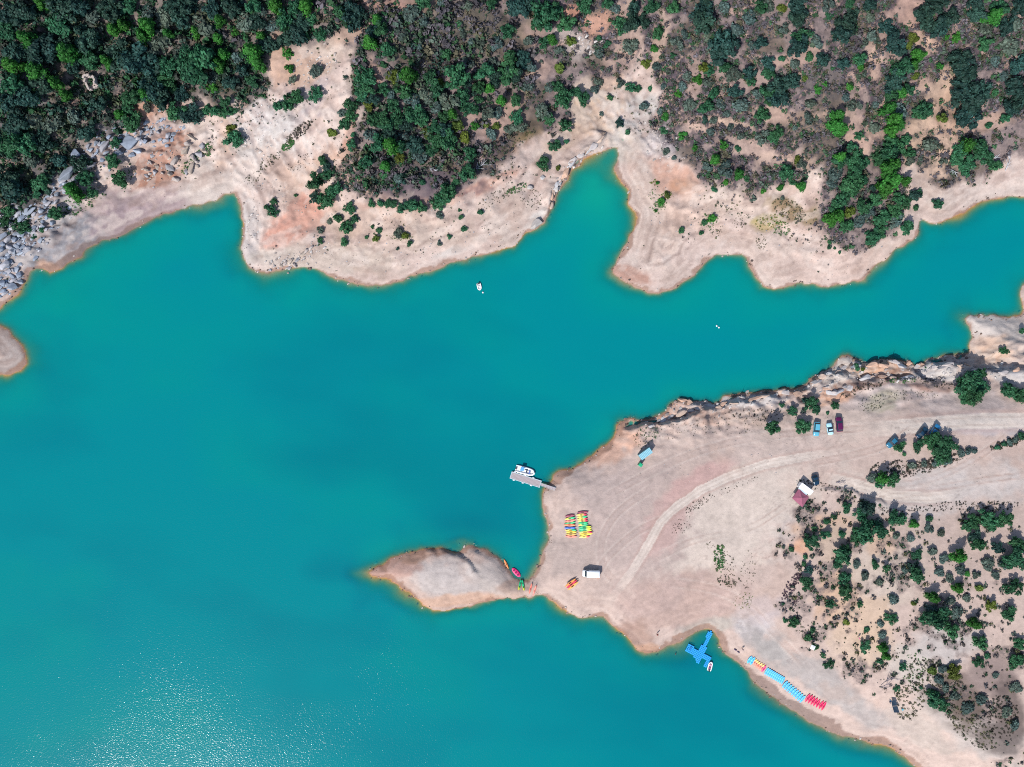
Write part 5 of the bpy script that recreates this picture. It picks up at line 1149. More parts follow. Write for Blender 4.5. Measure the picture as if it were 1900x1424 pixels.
g0 = Vector((*W(*qd(1135, 800), 0.8), 0.58)); g1p = qd(1505, 920); g1 = ground(*g1p, 0.3); g1.z = hgt(g1.x, g1.y) + 0.15
d = g1 - g0; Lg = d.length
e = empty('gangway', (g0 + g1) / 2, math.atan2(d.y, d.x)); e.rotation_euler = (0, -math.asin(d.z / Lg), math.atan2(d.y, d.x))
MB().box(-Lg/2, Lg/2, -0.40, 0.40, -0.04, 0.02).build('walkway', M['deck'], e)
for s in (-1, 1):
    r_ = MB(); r_.tube([(-Lg/2, s * 0.42, 0.95), (Lg/2, s * 0.42, 0.95)], 0.025, 6)
    for k in range(6): r_.tube([(-Lg/2 + 0.05 + k * (Lg - .1) / 5, s * 0.42, 0), (-Lg/2 + 0.05 + k * (Lg - .1) / 5, s * 0.42, 0.95)], 0.02, 6)
    r_.build('handrail', M['alum'], e)
tag(e, 'narrow grey gangway from the pontoon dock to the shore', 'gangway')

# ---- boats
def rib(a, b, label, Wd, z0=0.0, console=True, seats=None, name='motorboat', group=None):
    """inflatable-sided boat: a = stern pixel, b = bow pixel"""
    A = Vector((*W(*a, 0.4), 0)); B = Vector((*W(*b, 0.4), 0)); d = B - A; L = d.length
    e = empty(name, (A + B) / 2, math.atan2(d.y, d.x))
    w = Wd / 2; t = Wd * 0.115
    pts = []
    for s in (1,):
        for k in range(5): pts.append((-L/2 + L * 0.60 * k / 4, w - t, 0.32))
        for k in range(1, 8):
            an = math.pi / 2 * k / 7.0
            pts.append((L * 0.10 + (L * 0.40 - t) * math.sin(an), (w - t) * math.cos(an) ** 0.8 if k < 7 else 0.0, 0.32 + 0.14 * (k / 7) ** 2))
    left_ = pts; right_ = [(x, -y, z) for x, y, z in reversed(pts[:-1])]
    path = left_ + right_
    rad = [t * (0.35 if k in (0, len(path) - 1) else (0.9 if k in (1, len(path) - 2) else 1.0)) for k in range(len(path))]
    MB().tube(path, rad, 10).build('tube', M['white'], e, True)
    fl = MB(); n = len(pts)
    v = [(x, y * 0.95, 0.20) for x, y, z in pts[:-1]] + [(x, -y * 0.95, 0.20) for x, y, z in pts[:-1]]
    m = len(pts) - 1
    fl.add(v, [(k, k + 1, m + k + 1, m + k) for k in range(m - 1)])
    v2 = [(x, y * 0.5, -0.12) for x, y, z in pts[:-1]] + [(x, -y * 0.5, -0.12) for x, y, z in pts[:-1]]
    fl.add(v2, [(k, k + 1, m + k + 1, m + k) for k in range(m - 1)])
    fl.build('floor', M['lamp'], e)
    MB().box(-L/2 + 0.30, -L/2 + 0.40, -w + 2 * t, w - 2 * t, 0.05, 0.50).build('transom', M['grey'], e)
    en = MB(); en.box(-L/2 - 0.12, -L/2 + 0.30, -0.17, 0.17, 0.42, 0.86, 0.06); en.box(-L/2 - 0.02, -L/2 + 0.14, -0.06, 0.06, -0.3, 0.42)
    en.build('outboard_motor', M['dark'], e)
    if console:
        c = MB().box(-L * 0.06, L * 0.10, -w * 0.34, w * 0.34, 0.20, 0.95, 0.05, 0.08, 0.04).build('console', M['white'], e)
        MB().add([(L * 0.085, -w * .32, 0.93), (L * 0.085, w * .32, 0.93), (L * 0.03, w * .28, 1.22), (L * 0.03, -w * .28, 1.22)], [(0, 1, 2, 3)]).build('windscreen', M['glass'], c)
    for sx, col in (seats or []):
        MB().box(sx * L - 0.22, sx * L + 0.22, -w * 0.45, w * 0.45, 0.20, 0.52, 0.04).build('seat', M['plastic'], e, False, col)
    return tag(e, label, 'boat', group)
rib(qd(500, 395), qd(985, 530), 'white inflatable motorboat with blue canopy moored along the pontoon dock', 2.35, seats=[(-0.22, (0.25, 0.45, 0.62)), (0.22, (0.10, 0.16, 0.40))])
mbt = [o for o in bpy.data.objects if o.name.startswith('motorboat')][-1]
cv = MB(); cv.add([(-1.6, -0.1, 1.55), (-0.5, -0.1, 1.62), (-0.5, 0.95, 1.58), (-1.6, 0.95, 1.5), (-1.6, -0.1, 1.51), (-0.5, -0.1, 1.58), (-0.5, 0.95, 1.54), (-1.6, 0.95, 1.46)], [(0, 1, 2, 3), (7, 6, 5, 4), (0, 1, 5, 4), (1, 2, 6, 5), (2, 3, 7, 6), (3, 0, 4, 7)])
for x, y in ((-1.55, -0.05), (-0.55, -0.05), (-0.55, 0.9), (-1.55, 0.9)): cv.tube([(x, y, 0.3), (x, y, 1.5)], 0.02, 5)
cv.build('canopy', M['plastic'], mbt, False, (0.10, 0.34, 0.66))
for y in (-0.42, 0.42): MB().box(-0.3, 1.7, y - 0.08, y + 0.08, 0.22, 0.30, 0.02).build('deck_hatch', plain('navy_hatch', (0.02, 0.05, 0.18), 0.5), mbt)
qb = Z((860, 510, 0.0316))
rib(qb(880, 500), qb(975, 915), 'small white inflatable dinghy adrift in the middle of the lake', 1.35, console=False, seats=[(-0.05, (0.62, 0.56, 0.58))], name='dinghy')
qj = Z((1240, 1160, 0.0702))
rib(qj(1075, 1215), qj(1140, 975), 'white motorboat with pink seats tied to the blue jetty', 1.35, console=False, seats=[(0.14, (0.55, 0.22, 0.36)), (-0.16, (0.30, 0.05, 0.16))], name='motorboat')

# ---- floating jetty of blue cubes
def jetty():
    o = Vector((*W(*qj(795, 775), 0.4), 0)); p = Vector((*W(*qj(1110, 170), 0.4), 0))
    d = (p - o).normalized(); rz = math.atan2(d.y, d.x)
    e = empty('floating_jetty', o, rz)
    c, s = math.cos(-rz), math.sin(-rz)
    def loc(x, y):
        w_ = Vector((*W(*qj(x, y), 0.4), 0)) - o; return (w_.x * c - w_.y * s, w_.x * s + w_.y * c)
    regs = [('gangway_floats', [(1085, 165), (1160, 195), (985, 590), (910, 560)]), ('neck_floats', [(870, 545), (1005, 600), (935, 750), (805, 690)]),
            ('platform_floats', [(545, 525), (1140, 860), (1090, 950), (460, 720)]), ('platform_floats', [(640, 760), (900, 860), (835, 1015), (760, 990)]), ('arm_floats', [(1030, 915), (1110, 945), (1020, 1130), (950, 1090)])]
    S = 0.5
    cells = {}
    for nm, q in regs:
        P = np.array([loc(*t) for t in q]); mn, mx_ = P.min(0), P.max(0)
        i0, i1, j0, j1 = int(math.floor(mn[0] / S)), int(math.ceil(mx_[0] / S)), int(math.floor(mn[1] / S)), int(math.ceil(mx_[1] / S))
        for i in range(i0, i1 + 1):
            for j in range(j0, j1 + 1):
                pt = np.array([[ (i + .5) * S, (j + .5) * S ]])
                if poly_sd(P, pt[:, :1], pt[:, 1:])[0, 0] > -0.10 and (i, j) not in cells: cells[(i, j)] = nm
    for nm in sorted(set(cells.values())):
        mb = MB()
        for (i, j), k in cells.items():
            if k == nm:
                x, y = i * S, j * S; h = random.uniform(-0.015, 0.015)
                mb.box(x + 0.02, x + S - 0.02, y + 0.02, y + S - 0.02, -0.12, 0.36 + h, 0.05)
                mb.tube([(x + S / 2, y + S / 2, 0.36 + h), (x + S / 2, y + S / 2, 0.375 + h)], 0.07, 6)
        tag(mb.build(nm, M['bluefloat'], e), kind='stuff')
    x, y = loc(585, 620)
    sl_ = MB(); sl_.box(x - 0.65, x + 0.65, y - 0.22, y + 0.22, 0.40, 0.50, 0.04); sl_.build('boat_roller', M['blueseam'], e)
    for t in ((500, 640), (1130, 870), (840, 1000)):
        x, y = loc(*t); MB().tube([(x, y, -1.2), (x, y, 1.0)], 0.05, 8).build('mooring_post', M['blueseam'], e)
    tag(e, 'bright blue floating jetty of plastic cubes with a T-shaped platform', 'jetty')
jetty()

# ---- shed, cabin, kiosk, gazebo, shelter, parasol
qh = Z((1160, 810, 0.0492))
A = ground(*qh(565, 805), 2.4); B = ground(*qh(978, 515), 2.4)
d = B - A; L = d.length; rz = math.atan2(d.y, d.x); c0 = (A + B) / 2; c0.z = hgt(c0.x, c0.y)
e = empty('tool_shed', c0, rz)
w = 0.92
MB().box(-L/2 + 0.08, L/2 - 0.08, -w + 0.06, w - 0.06, -0.3, 2.2).build('wall', M['shedwall'], e)
rf = MB(); rf.add([(-L/2, -w, 2.22), (L/2, -w, 2.22), (L/2, w, 2.52), (-L/2, w, 2.52), (-L/2, -w, 2.27), (L/2, -w, 2.27), (L/2, w, 2.57), (-L/2, w, 2.57)], [(3, 2, 1, 0), (4, 5, 6, 7), (0, 1, 5, 4), (1, 2, 6, 5), (2, 3, 7, 6), (3, 0, 4, 7)])
r_ = rf.build('roof', M['roof'], e)
for k in range(9):
    x = -L/2 + 0.2 + k * (L - 0.4) / 8
    MB().add([(x - .05, -w, 2.272), (x + .05, -w, 2.272), (x + .05, w, 2.572), (x - .05, w, 2.572), (x - .03, -w, 2.33), (x + .03, -w, 2.33), (x + .03, w, 2.63), (x - .03, w, 2.63)], [(4, 5, 6, 7), (0, 1, 5, 4), (1, 2, 6, 5), (2, 3, 7, 6), (3, 0, 4, 7)]).build('roof_rib', M['alum'], r_)
dr = MB().box(-0.45, 0.45, -w + 0.02, -w + 0.058, 0.0, 2.0).build('door', M['green'], e); MB().box(0.3, 0.36, -w - 0.02, -w + 0.019, 0.95, 1.1).build('handle', M['grey'], dr)
tag(e, 'small shed with ribbed pale teal roof above the cliff', 'shed')
p = ground(*qh(585, 1075), 1.9)
e = empty('portable_cabin', p, R(-38))
MB().box(-0.5, 0.5, -0.5, 0.5, -0.1, 1.95, 0.04).build('wall', M['green'], e)
MB().box(-0.55, 0.55, -0.55, 0.55, 1.955, 2.12, 0.07, 0.08, 0.08).build('roof', plain('green_roof', (0.015, 0.34, 0.17), 0.5), e)
dr = MB().box(-0.35, 0.35, -0.535, -0.502, 0.1, 1.85).build('door', M['shedwall'], e); MB().box(0.22, 0.28, -0.57, -0.536, 0.95, 1.1).build('handle', M['grey'], dr)
tag(e, 'little green cabin standing at the corner of the shed', 'cabin')

A = ground(*qg(448, 530), 2.3); B = ground(*qg(835, 815), 2.3); d = B - A; L = d.length; rz = math.atan2(d.y, d.x); c0 = (A + B) / 2; c0.z = hgt(c0.x, c0.y)
e = empty('kiosk_trailer', c0, rz)
MB().box(-L/2, L/2, -0.85, 0.75, 0.35, 2.25, 0.06).build('body', M['white'], e)
MB().box(-L/2 - 0.05, L/2 + 0.05, -0.35, 0.80, 2.26, 2.38, 0.05).build('roof', M['white'], e)
MB().box(-L/2 + 0.2, L/2 - 0.9, -1.35, -0.86, 2.02, 2.10).build('awning', M['alum'], e)
MB().box(-L/2 + 0.4, L/2 - 1.2, -0.88, -0.851, 1.0, 1.9).build('counter_window', M['glass'], e)
for s in (-1, 1): MB().tube([(0, s * 0.62 - 0.05, 0.32), (0, s * 0.62 + 0.15, 0.32)], 0.32, 12).build('wheel', M['dark'], e)
MB().tube([(-L/2, 0, 0.45), (-L/2 - 0.9, 0, 0.42)], 0.04, 6).build('tow_bar', M['grey'], e)
tag(e, 'white kiosk trailer with a long flat roof beside the gazebo', 'trailer')

corners = [ground(*qg(*t), 2.0) for t in ((175, 975), (515, 1275), (740, 940), (400, 640))]
zc = sum(hgt(v.x, v.y) for v in corners) / 4
cen = sum(corners, Vector()) / 4; cen.z = zc
e = empty('gazebo', cen)
loc4 = [Vector((v.x - cen.x, v.y - cen.y, 2.05)) for v in corners]; top = Vector((0, 0, 2.95))
for k in range(4):
    a, b = loc4[k], loc4[(k + 1) % 4]; m1 = (a + b) / 2 * 0.97 + Vector((0, 0, -0.06)) * 0
    am, bm = a.lerp(top, 0.5), b.lerp(top, 0.5); mm = (am + bm) / 2 - Vector((0, 0, 0.06))
    th = Vector((0, 0, -0.03))
    MB().add([a, b, bm, mm, am, top, a + th, b + th, bm + th, mm + th, am + th, top + th], [(0, 1, 2, 3), (0, 3, 4), (3, 2, 5), (4, 3, 5), (9, 8, 7, 6), (10, 9, 6), (11, 8, 9), (11, 9, 10), (0, 1, 7, 6)]).build('roof_panel', M['maroon'], e)
    MB().add([a, b, b + Vector((0, 0, -0.28)), a + Vector((0, 0, -0.28)), a * 0.99, b * 0.99, b * 0.99 + Vector((0, 0, -0.28)), a * 0.99 + Vector((0, 0, -0.28))], [(0, 1, 2, 3), (7, 6, 5, 4), (3, 2, 6, 7)]).build('valance', M['maroon'], e)
    MB().tube([(a.x * 0.96, a.y * 0.96, -0.3), (a.x * 0.96, a.y * 0.96, 2.02)], 0.04, 8).build('leg', M['grey'], e)
tag(e, 'maroon canvas gazebo with pyramid roof on the pale track', 'gazebo')

qt = Z((1630, 1285, 0.0316))
def canopy_panel(e, q, cen, z, name):
    v = [ground(*qt(*t), z) - Vector((cen.x, cen.y, 0)) for t in q]
    P = [(a.x, a.y, z) for a in v]
    c_ = (sum(p[0] for p in P) / 4, sum(p[1] for p in P) / 4, z - 0.10)
    U = P + [c_]; U2 = [(x, y, h - 0.02) for x, y, h in U]
    MB().add(U + U2, [(0, 1, 4), (1, 2, 4), (2, 3, 4), (3, 0, 4), (6, 5, 9), (7, 6, 9), (8, 7, 9), (5, 8, 9), (0, 1, 6, 5), (1, 2, 7, 6), (2, 3, 8, 7), (3, 0, 5, 8)]).build(name, M['navy'], e)
    return P
cen = ground(*qt(970, 820), 1.9)
e = empty('beach_shelter', cen)
P1 = canopy_panel(e, [(800, 535), (1100, 530), (1110, 800), (800, 800)], cen, 1.9, 'tarp')
P2 = canopy_panel(e, [(800, 815), (1120, 815), (1165, 1125), (830, 1115)], cen, 1.82, 'tarp')
for p in (P1[0], P1[1], P2[2], P2[3]): MB().tube([(p[0] * .97, p[1] * .97, -0.2), (p[0] * .97, p[1] * .97, p[2] - 0.01)], 0.03, 6).build('pole', M['alum'], e)
tag(e, 'dark navy beach shelter of two tarps on poles on the grey beach', 'shelter')
def chair(px, py, rz, col, label):
    b_ = ground(px, py, 0.4); e = empty('folding_chair', b_, rz)
    MB().box(-0.25, 0.25, -0.25, 0.25, 0.40, 0.45, 0.01).build('seat', M['cloth'], e, False, col)
    MB().add([(-0.25, 0.24, 0.45), (0.25, 0.24, 0.45), (0.25, 0.48, 1.0), (-0.25, 0.48, 1.0), (-0.25, 0.28, 0.45), (0.25, 0.28, 0.45), (0.25, 0.52, 1.0), (-0.25, 0.52, 1.0)], [(0, 1, 2, 3), (7, 6, 5, 4), (2, 3, 7, 6), (0, 1, 5, 4), (1, 2, 6, 5), (3, 0, 4, 7)]).build('backrest', M['cloth'], e, False, col)
    for x in (-0.24, 0.24):
        MB().tube([(x, -0.24, -0.05), (x, 0.2, 0.42)], 0.015, 5).build('leg', M['grey'], e); MB().tube([(x, 0.26, -0.05), (x, -0.2, 0.42)], 0.015, 5).build('leg', M['grey'], e)
    return tag(e, label, 'chair')
chair(*qt(1420, 1020), 1.0, (0.08, 0.40, 0.52), 'light blue folding chair right of the dark shelter')
chair(*qt(700, 520), 2.4, (0.05, 0.12, 0.25), 'dark blue folding chair left of the dark shelter')
p = ground(1508.4, 1202.0, 2.6)
e = empty('parasol', p, R(-25))
s = 0.62
MB().add([(-s, -s, 2.55), (s, -s, 2.55), (s, s, 2.55), (-s, s, 2.55), (0, 0, 2.80), (-s, -s, 2.45), (s, -s, 2.45), (s, s, 2.45), (-s, s, 2.45)], [(0, 1, 4), (1, 2, 4), (2, 3, 4), (3, 0, 4), (0, 1, 6, 5), (1, 2, 7, 6), (2, 3, 8, 7), (3, 0, 5, 8)]).build('canopy', M['white'], e)
MB().tube([(0, 0, -0.3), (0, 0, 2.78)], 0.025, 8).build('pole', M['alum'], e)
tag(e, 'small square white parasol among bushes at the edge of the beach', 'parasol')

# ---- ruined hut on the wooded slope: every stone course block is a piece
qr = Z((130, 120, 0.0421))
cs = [ground(*qr(*t), 2.0) for t in ((600, 750), (650, 490), (1010, 500), (1130, 880), (830, 1090))]
cen = sum(cs, Vector()) / 5; cen.z = hgt(cen.x, cen.y)
e = empty('ruined_hut', cen)
blk = []
for v in range(3):
    g = random.Random(50 + v); mb = MB()
    mb.box(-0.5, 0.5, -0.5, 0.5, -0.5, 0.5, 0.09)
    me = bpy.data.meshes.new('stone_block'); me.from_pydata([(x + g.uniform(-.05, .05), y + g.uniform(-.05, .05), z + g.uniform(-.05, .05)) for x, y, z in mb.v], [], mb.f); me.materials.append(M['ruin']); blk.append(me)
for k in range(5):
    a, b = cs[k] - cen, cs[(k + 1) % 5] - cen
    d = b - a; L = math.hypot(d.x, d.y); n = max(2, int(L / 0.62)); hmax = [7, 7, 6, 2, 3][k]
    wo = empty('wall', ((a.x + b.x) / 2, (a.y + b.y) / 2, 0), math.atan2(d.y, d.x)); wo.parent = e
    for r_ in range(hmax):
        for j in range(n):
            if r_ >= 4 and random.random() < 0.14 * (r_ - 3): continue
            if k == 3 and n // 2 == j: continue
            o = link('stone', random.choice(blk), wo)
            o.location = ((j + 0.5 + (0.12 if r_ % 2 else -0.12)) * L / n - L / 2, random.uniform(-.04, .04), 0.1 + r_ * 0.45); o.scale = (L / n * random.uniform(.95, 1.0), random.uniform(.5, .6), random.uniform(.41, .445)); o.rotation_euler = (0, 0, random.uniform(-.06, .06))
slabv = [Vector((v.x - cen.x, v.y - cen.y, 0.06)) * 0.93 for v in cs]
MB().add([tuple(v) for v in slabv] + [(v.x, v.y, -0.6) for v in slabv], [(0, 1, 2, 3, 4), (0, 1, 6, 5), (1, 2, 7, 6), (2, 3, 8, 7), (3, 4, 9, 8), (4, 0, 5, 9)]).build('floor', plain('pale_rubble_floor', (0.48, 0.38, 0.34), 0.95, 0.2), e)
tag(e, 'roofless ruined stone hut among dense dark trees', 'ruin')

# ---- boulders
def rock_mesh(seed, n=16):
    g = random.Random(seed); bm = bmesh.new()
    for k in range(n):
        v = Vector((g.gauss(0, 1), g.gauss(0, 1), g.gauss(0, 1))).normalized(); v = Vector((v.x, v.y, v.z * 0.9))
        bm.verts.new(v * g.uniform(0.85, 1.1))
    r_ = bmesh.ops.convex_hull(bm, input=bm.verts)
    bmesh.ops.delete(bm, geom=[x for x in r_['geom_interior'] if isinstance(x, bmesh.types.BMVert)], context='VERTS')
    bmesh.ops.bevel(bm, geom=bm.edges[:], offset=0.07, segments=1, affect='EDGES')
    me = bpy.data.meshes.new('boulder'); bm.to_mesh(me); bm.free(); me.materials.append(M['stone'])
    return me
ROCKS = [rock_mesh(900 + k) for k in range(9)]
def boulders(tile, spec, where, group, cols, big=1.0):
    q = Z(tile); out = []
    for k, s_ in enumerate(spec):
        x, y, l, w_ = s_[:4]; ang = s_[4] if len(s_) > 4 else random.uniform(-30, 30)
        px, py = q(x, y); b_ = ground(px, py, 0.3)
        m = tile[2] * 0.155 * big
        o = link('boulder', ROCKS[(k * 5 + 3) % 9]); hw = w_ * m * 0.5
        o.scale = (l * m * 0.60, w_ * m * 0.64, max(0.5, hw * random.uniform(1.1, 1.5))); o.location = b_ + Vector((0, 0, o.scale[2] * 0.45))
        o.rotation_euler = (random.uniform(-.15, .15), random.uniform(-.15, .15), R(ang))
        c = cols[k % len(cols)]; j = random.uniform(0.85, 1.12); o.color = (c[0] * j, c[1] * j, c[2] * j, 1)
        out.append((l * w_, o, px, py))
    xs_ = sorted(out, key=lambda t: t[2])
    for k, (a_, o, px, py) in enumerate(xs_):
        tag(o, '%s boulder, %s from the left %s' % ('large' if a_ * tile[2] ** 2 > 80 else 'small', (nth(k) if k < 13 else '%dth' % (k + 1)), where), 'boulder', group)
SB1 = [tuple(alb(206, 190, 176)), tuple(alb(196, 184, 178)), tuple(alb(182, 180, 184))]
SB2 = [tuple(alb(176, 186, 200)), tuple(alb(190, 190, 198)), tuple(alb(160, 172, 190))]
boulders((240, 240, .0947), [(1075,450,190,90,55),(885,625,160,80,50),(790,755,200,85,-35),(1215,765,190,75,75),(1250,565,110,90),(1385,500,140,80,-20),(1215,160,160,55,-35),(1140,280,100,75),(1425,330,85,85),(790,870,95,90),(910,985,120,65,-20),(450,520,85,65),(340,805,85,45,-20),(400,650,95,45,-30),(500,850,95,60,-60),(1470,430,75,65),(400,870,65,45),(330,910,85,40,-40),(540,740,130,50,-60),(1320,640,60,50),(1120,840,70,90),(1330,735,60,60),(640,860,60,35)],
         'in the brown boulder pile', 'boulders lying on the brown patch', SB1, 1.3)
boulders((240, 240, .0947), [(860,110,160,90,20),(720,220,130,85,10),(300,240,110,80),(740,330,90,70),(560,60,90,60),(60,500,150,90,20),(60,280,170,90,30),(170,180,110,70),(470,240,80,60)], 'on the grey slab slope above the boulder pile', 'grey blocks above the boulder pile', SB2)
boulders((0, 380, .1405), [(160,1085,150,95,0),(60,800,160,85,35),(255,930,80,80),(150,940,120,45,-40),(170,870,65,45),(40,1040,110,75),(270,1020,75,65),(170,290,110,75,45),(50,410,140,65,45),(190,390,95,45,45),(100,460,120,55,40),(190,460,75,65),(270,400,75,75),(330,620,190,55,30),(300,560,130,50,35),(260,640,95,45,20),(60,1170,95,45,30),(40,1140,80,50),(80,700,65,65),(150,620,75,65),(20,590,65,75),(220,550,85,55),(440,370,120,55,10),(300,160,160,60,50),(390,90,170,65,40),(240,120,130,50,45),(30,520,75,55),(180,180,95,45,40),(120,560,85,55)],
         'on the rocky left shore', 'grey rocks on the left shore', SB2)
boulders((0, 0, .2528), [(480,1290,190,70,42),(530,1350,180,55,42),(950,1050,150,85,12),(870,1130,65,45),(640,1230,150,45,35),(560,1130,90,60,30),(1010,1110,60,40),(760,1080,110,40,48)], 'on the grey slabs left of the boulder pile', 'grey slabs on the left slope', SB2)
boulders((420, 240, .2528), [(400,1000,40,24,30),(430,985,44,24,40),(460,1020,36,24),(470,970,50,28,45),(500,1000,44,26,-30),(520,960,40,22,45),(560,915,50,26,40),(590,890,50,24,40),(320,1035,26,18),(450,1052,22,18),(620,870,46,22,40)], 'on the tip of the pink headland', 'shore rocks on the pink headland', SB1)
boulders((880, 240, .2528), [(620,400,60,40,60),(600,440,50,40,60),(500,355,40,30),(410,430,46,34),(585,470,40,26,60),(460,690,110,50,40),(650,350,36,22,45)], 'on the left bank of the green cove', 'pale rocks beside the cove', [tuple(alb(214, 212, 212)), tuple(alb(206, 200, 196))])

# ---- rubble too small to count, on the rocky slopes
def rubble(name, label, specs, low=0.05):
    V, F_, T, off = [], [], [], 0
    base = []
    for me in ROCKS[:5]:
        me.calc_loop_triangles()
        base.append((np.array([v.co[:] for v in me.vertices]), np.array([t.vertices[:] for t in me.loop_triangles])))
    for pts, spread, n_, r0, r1, cols in specs:
        P = np.array(pts, float); L_ = np.concatenate([[0], np.cumsum(np.hypot(*np.diff(P, axis=0).T))])
        for k in range(n_):
            t = random.random() * L_[-1]; px = np.interp(t, L_, P[:, 0]) + random.gauss(0, spread); py = np.interp(t, L_, P[:, 1]) + random.gauss(0, spread)
            b_ = ground(px, py, 0.1)
            if b_.z < low: continue
            v, f = base[random.randrange(5)]; s_ = r0 + (r1 - r0) * random.random() ** 2; a = random.uniform(0.3, 1.1)
            sc = np.array([s_ * random.uniform(1, 1.7), s_ * random.uniform(.6, 1), s_ * random.uniform(.5, .9)]); q = v * sc
            ca, sa = math.cos(a), math.sin(a)
            q = np.stack([q[:, 0] * ca - q[:, 1] * sa + b_.x, q[:, 0] * sa + q[:, 1] * ca + b_.y, q[:, 2] + b_.z + sc[2] * 0.4], 1)
            V.append(q); F_.append(f + off); off += len(q); T.append(np.tile(np.array(cols[random.randrange(len(cols))]) * random.uniform(.8, 1.15), (len(q), 1)))
    V = np.concatenate(V); T = np.concatenate(T)
    me = mesh_np(name, V, np.concatenate(F_), M_SCRUB)
    a = me.attributes.new('tint', 'FLOAT_COLOR', 'POINT'); d = np.ones((len(T), 4), np.float32); d[:, :3] = T; a.data.foreach_set('color', d.ravel())
    tag(link(name, me), label, 'rubble', kind='stuff')
SC_ = [tuple(alb(214, 206, 202)), tuple(alb(196, 184, 178)), tuple(alb(222, 216, 212))]
rubble('rock_rubble', 'broken grey-blue stones strewn over the left slopes', [([(0,540),(20,480),(60,430),(100,380)], 16, 230, .25, 1.0, SB2), ([(90,370),(130,330),(180,280)], 14, 110, .25, .9, SB2), ([(190,270),(240,255),(320,235)], 16, 150, .25, .9, SB2), ([(0,420),(50,390)], 12, 60, .3, .9, SB2), ([(260,320),(340,290)], 18, 70, .15, .5, SB1)])
rubble('bank_rubble', 'small pale stones scattered on the northern banks', [([(560,140),(610,110)], 14, 60, .2, .6, SC_), ([(520,190),(480,260),(430,300)], 22, 90, .15, .5, SC_), ([(1190,230),(1240,280)], 18, 90, .15, .45, SC_), ([(490,490),(560,480),(600,455)], 8, 70, .2, .5, SC_), ([(1020,395),(1050,320),(1110,275)], 6, 60, .2, .6, SC_), ([(1060,75),(1110,90)], 12, 60, .2, .6, SC_), ([(560,470),(700,480),(850,450),(960,420)], 16, 160, .1, .3, SB1), ([(480,330),(520,370),(640,400),(760,400),(900,360)], 14, 160, .1, .32, SB1), ([(1200,330),(1250,420),(1350,400),(1450,430),(1600,480)], 22, 160, .1, .28, SB1), ([(1130,900),(1250,860),(1400,830),(1600,800),(1850,880)], 30, 160, .08, .2, SB1), ([(470,380),(460,460)], 8, 40, .15, .4, SC_), ([(1180,780),(1300,760),(1440,735),(1560,700),(1700,695),(1880,690)], 8, 240, .2, .7, SC_)])

inn = [p for p in north if 0 <= p[0] <= 1900 and 250 < p[1] < 700]; ins = [p for p in south if 600 <= p[0] <= 1900 and 560 < p[1] < 1430]
cut = [k for k in range(len(inn) - 1) if abs(inn[k][0] - inn[k + 1][0]) > 200]
inn = inn[:cut[0] + 1] if cut else inn
SD_ = [tuple(alb(150, 126, 112)), tuple(alb(178, 160, 150)), tuple(alb(120, 106, 100)), tuple(alb(206, 196, 190))]
rubble('shore_stones', 'small wet stones along the waterline', [(inn, 4, 420, .08, .42, SD_), (ins, 4, 520, .08, .40, SD_), ([(1150,790),(1250,745),(1340,742),(1450,722),(1540,685),(1600,670),(1700,675),(1790,660)], 4, 160, .15, .7, SD_)], -0.5)

# ---- broken ledges of the cliff
LED = []
for pts, n_, zc in (([(1178,781),(1201,783),(1232,781),(1255,770),(1290,757),(1320,757)], 9, 3), ([(1262,743),(1300,748),(1334,754),(1360,744),(1400,741),(1440,731)], 12, 2), ([(1440,730),(1480,727),(1520,705),(1560,686),(1590,682)], 10, 2), ([(1590,676),(1640,674),(1690,678),(1720,676)], 9, 2), ([(1600,704),(1640,697),(1700,696)], 7, 4), ([(1720,690),(1760,676),(1800,682),(1850,690),(1890,688)], 10, 3), ([(1530,720),(1555,728),(1580,715)], 6, 4), ([(1119,256),(1094,279),(1074,291),(1057,306),(1045,325),(1034,340),(1025,356),(1023,384)], 14, 2)):
    P = np.array(pts, float); L_ = np.concatenate([[0], np.cumsum(np.hypot(*np.diff(P, axis=0).T))])
    for k in range(n_):
        t = (k + random.uniform(0.1, 0.9)) / n_ * L_[-1]; px = np.interp(t, L_, P[:, 0]); py = np.interp(t, L_, P[:, 1]) + random.uniform(-4, 5)
        x2 = np.interp(t + 4, L_, P[:, 0]) - np.interp(t - 4, L_, P[:, 0]); y2 = np.interp(t + 4, L_, P[:, 1]) - np.interp(t - 4, L_, P[:, 1])
        b_ = ground(px, py, 0.3)
        if b_.z < 0.15: continue
        o = link('rock_ledge', ROCKS[random.randrange(9)])
        o.scale = (random.uniform(1.2, 2.6), random.uniform(0.5, 1.1), random.uniform(0.5, 1.1)); o.location = b_ + Vector((0, 0, o.scale[2] * 0.25))
        o.rotation_euler = (random.uniform(-.2, .2), random.uniform(-.2, .2), math.atan2(-y2, x2) + random.uniform(-.25, .25))
        c = random.choice([alb(210, 208, 210), alb(214, 190, 174), alb(204, 196, 194), alb(220, 184, 162)]); o.color = (*c, 1)
        LED.append((px, o))
LED.sort(key=lambda t: t[0])
byref = {}
for px, o in LED:
    ref = min(((1198, 'shed'), (1433, 'white car under the tree'), (1557, 'purple car'), (1736, 'bright blue car'), (1859, 'right-hand rocky tip'), (1320, 'dent in the cliff'), (1060, 'green cove')), key=lambda r: abs(r[0] - px))
    byref.setdefault(ref[1], []).append(o)
for rf_, l in byref.items():
    for k, o in enumerate(l):
        tag(o, ('broken rock ledge on the left bank of the %s, %s from left' if rf_ == 'green cove' else 'broken rock ledge on the cliff above the %s, %s from left') % (rf_, nth(k) if k < 13 else '%dth' % (k + 1)), 'rock', 'rock ledges along the cliff')

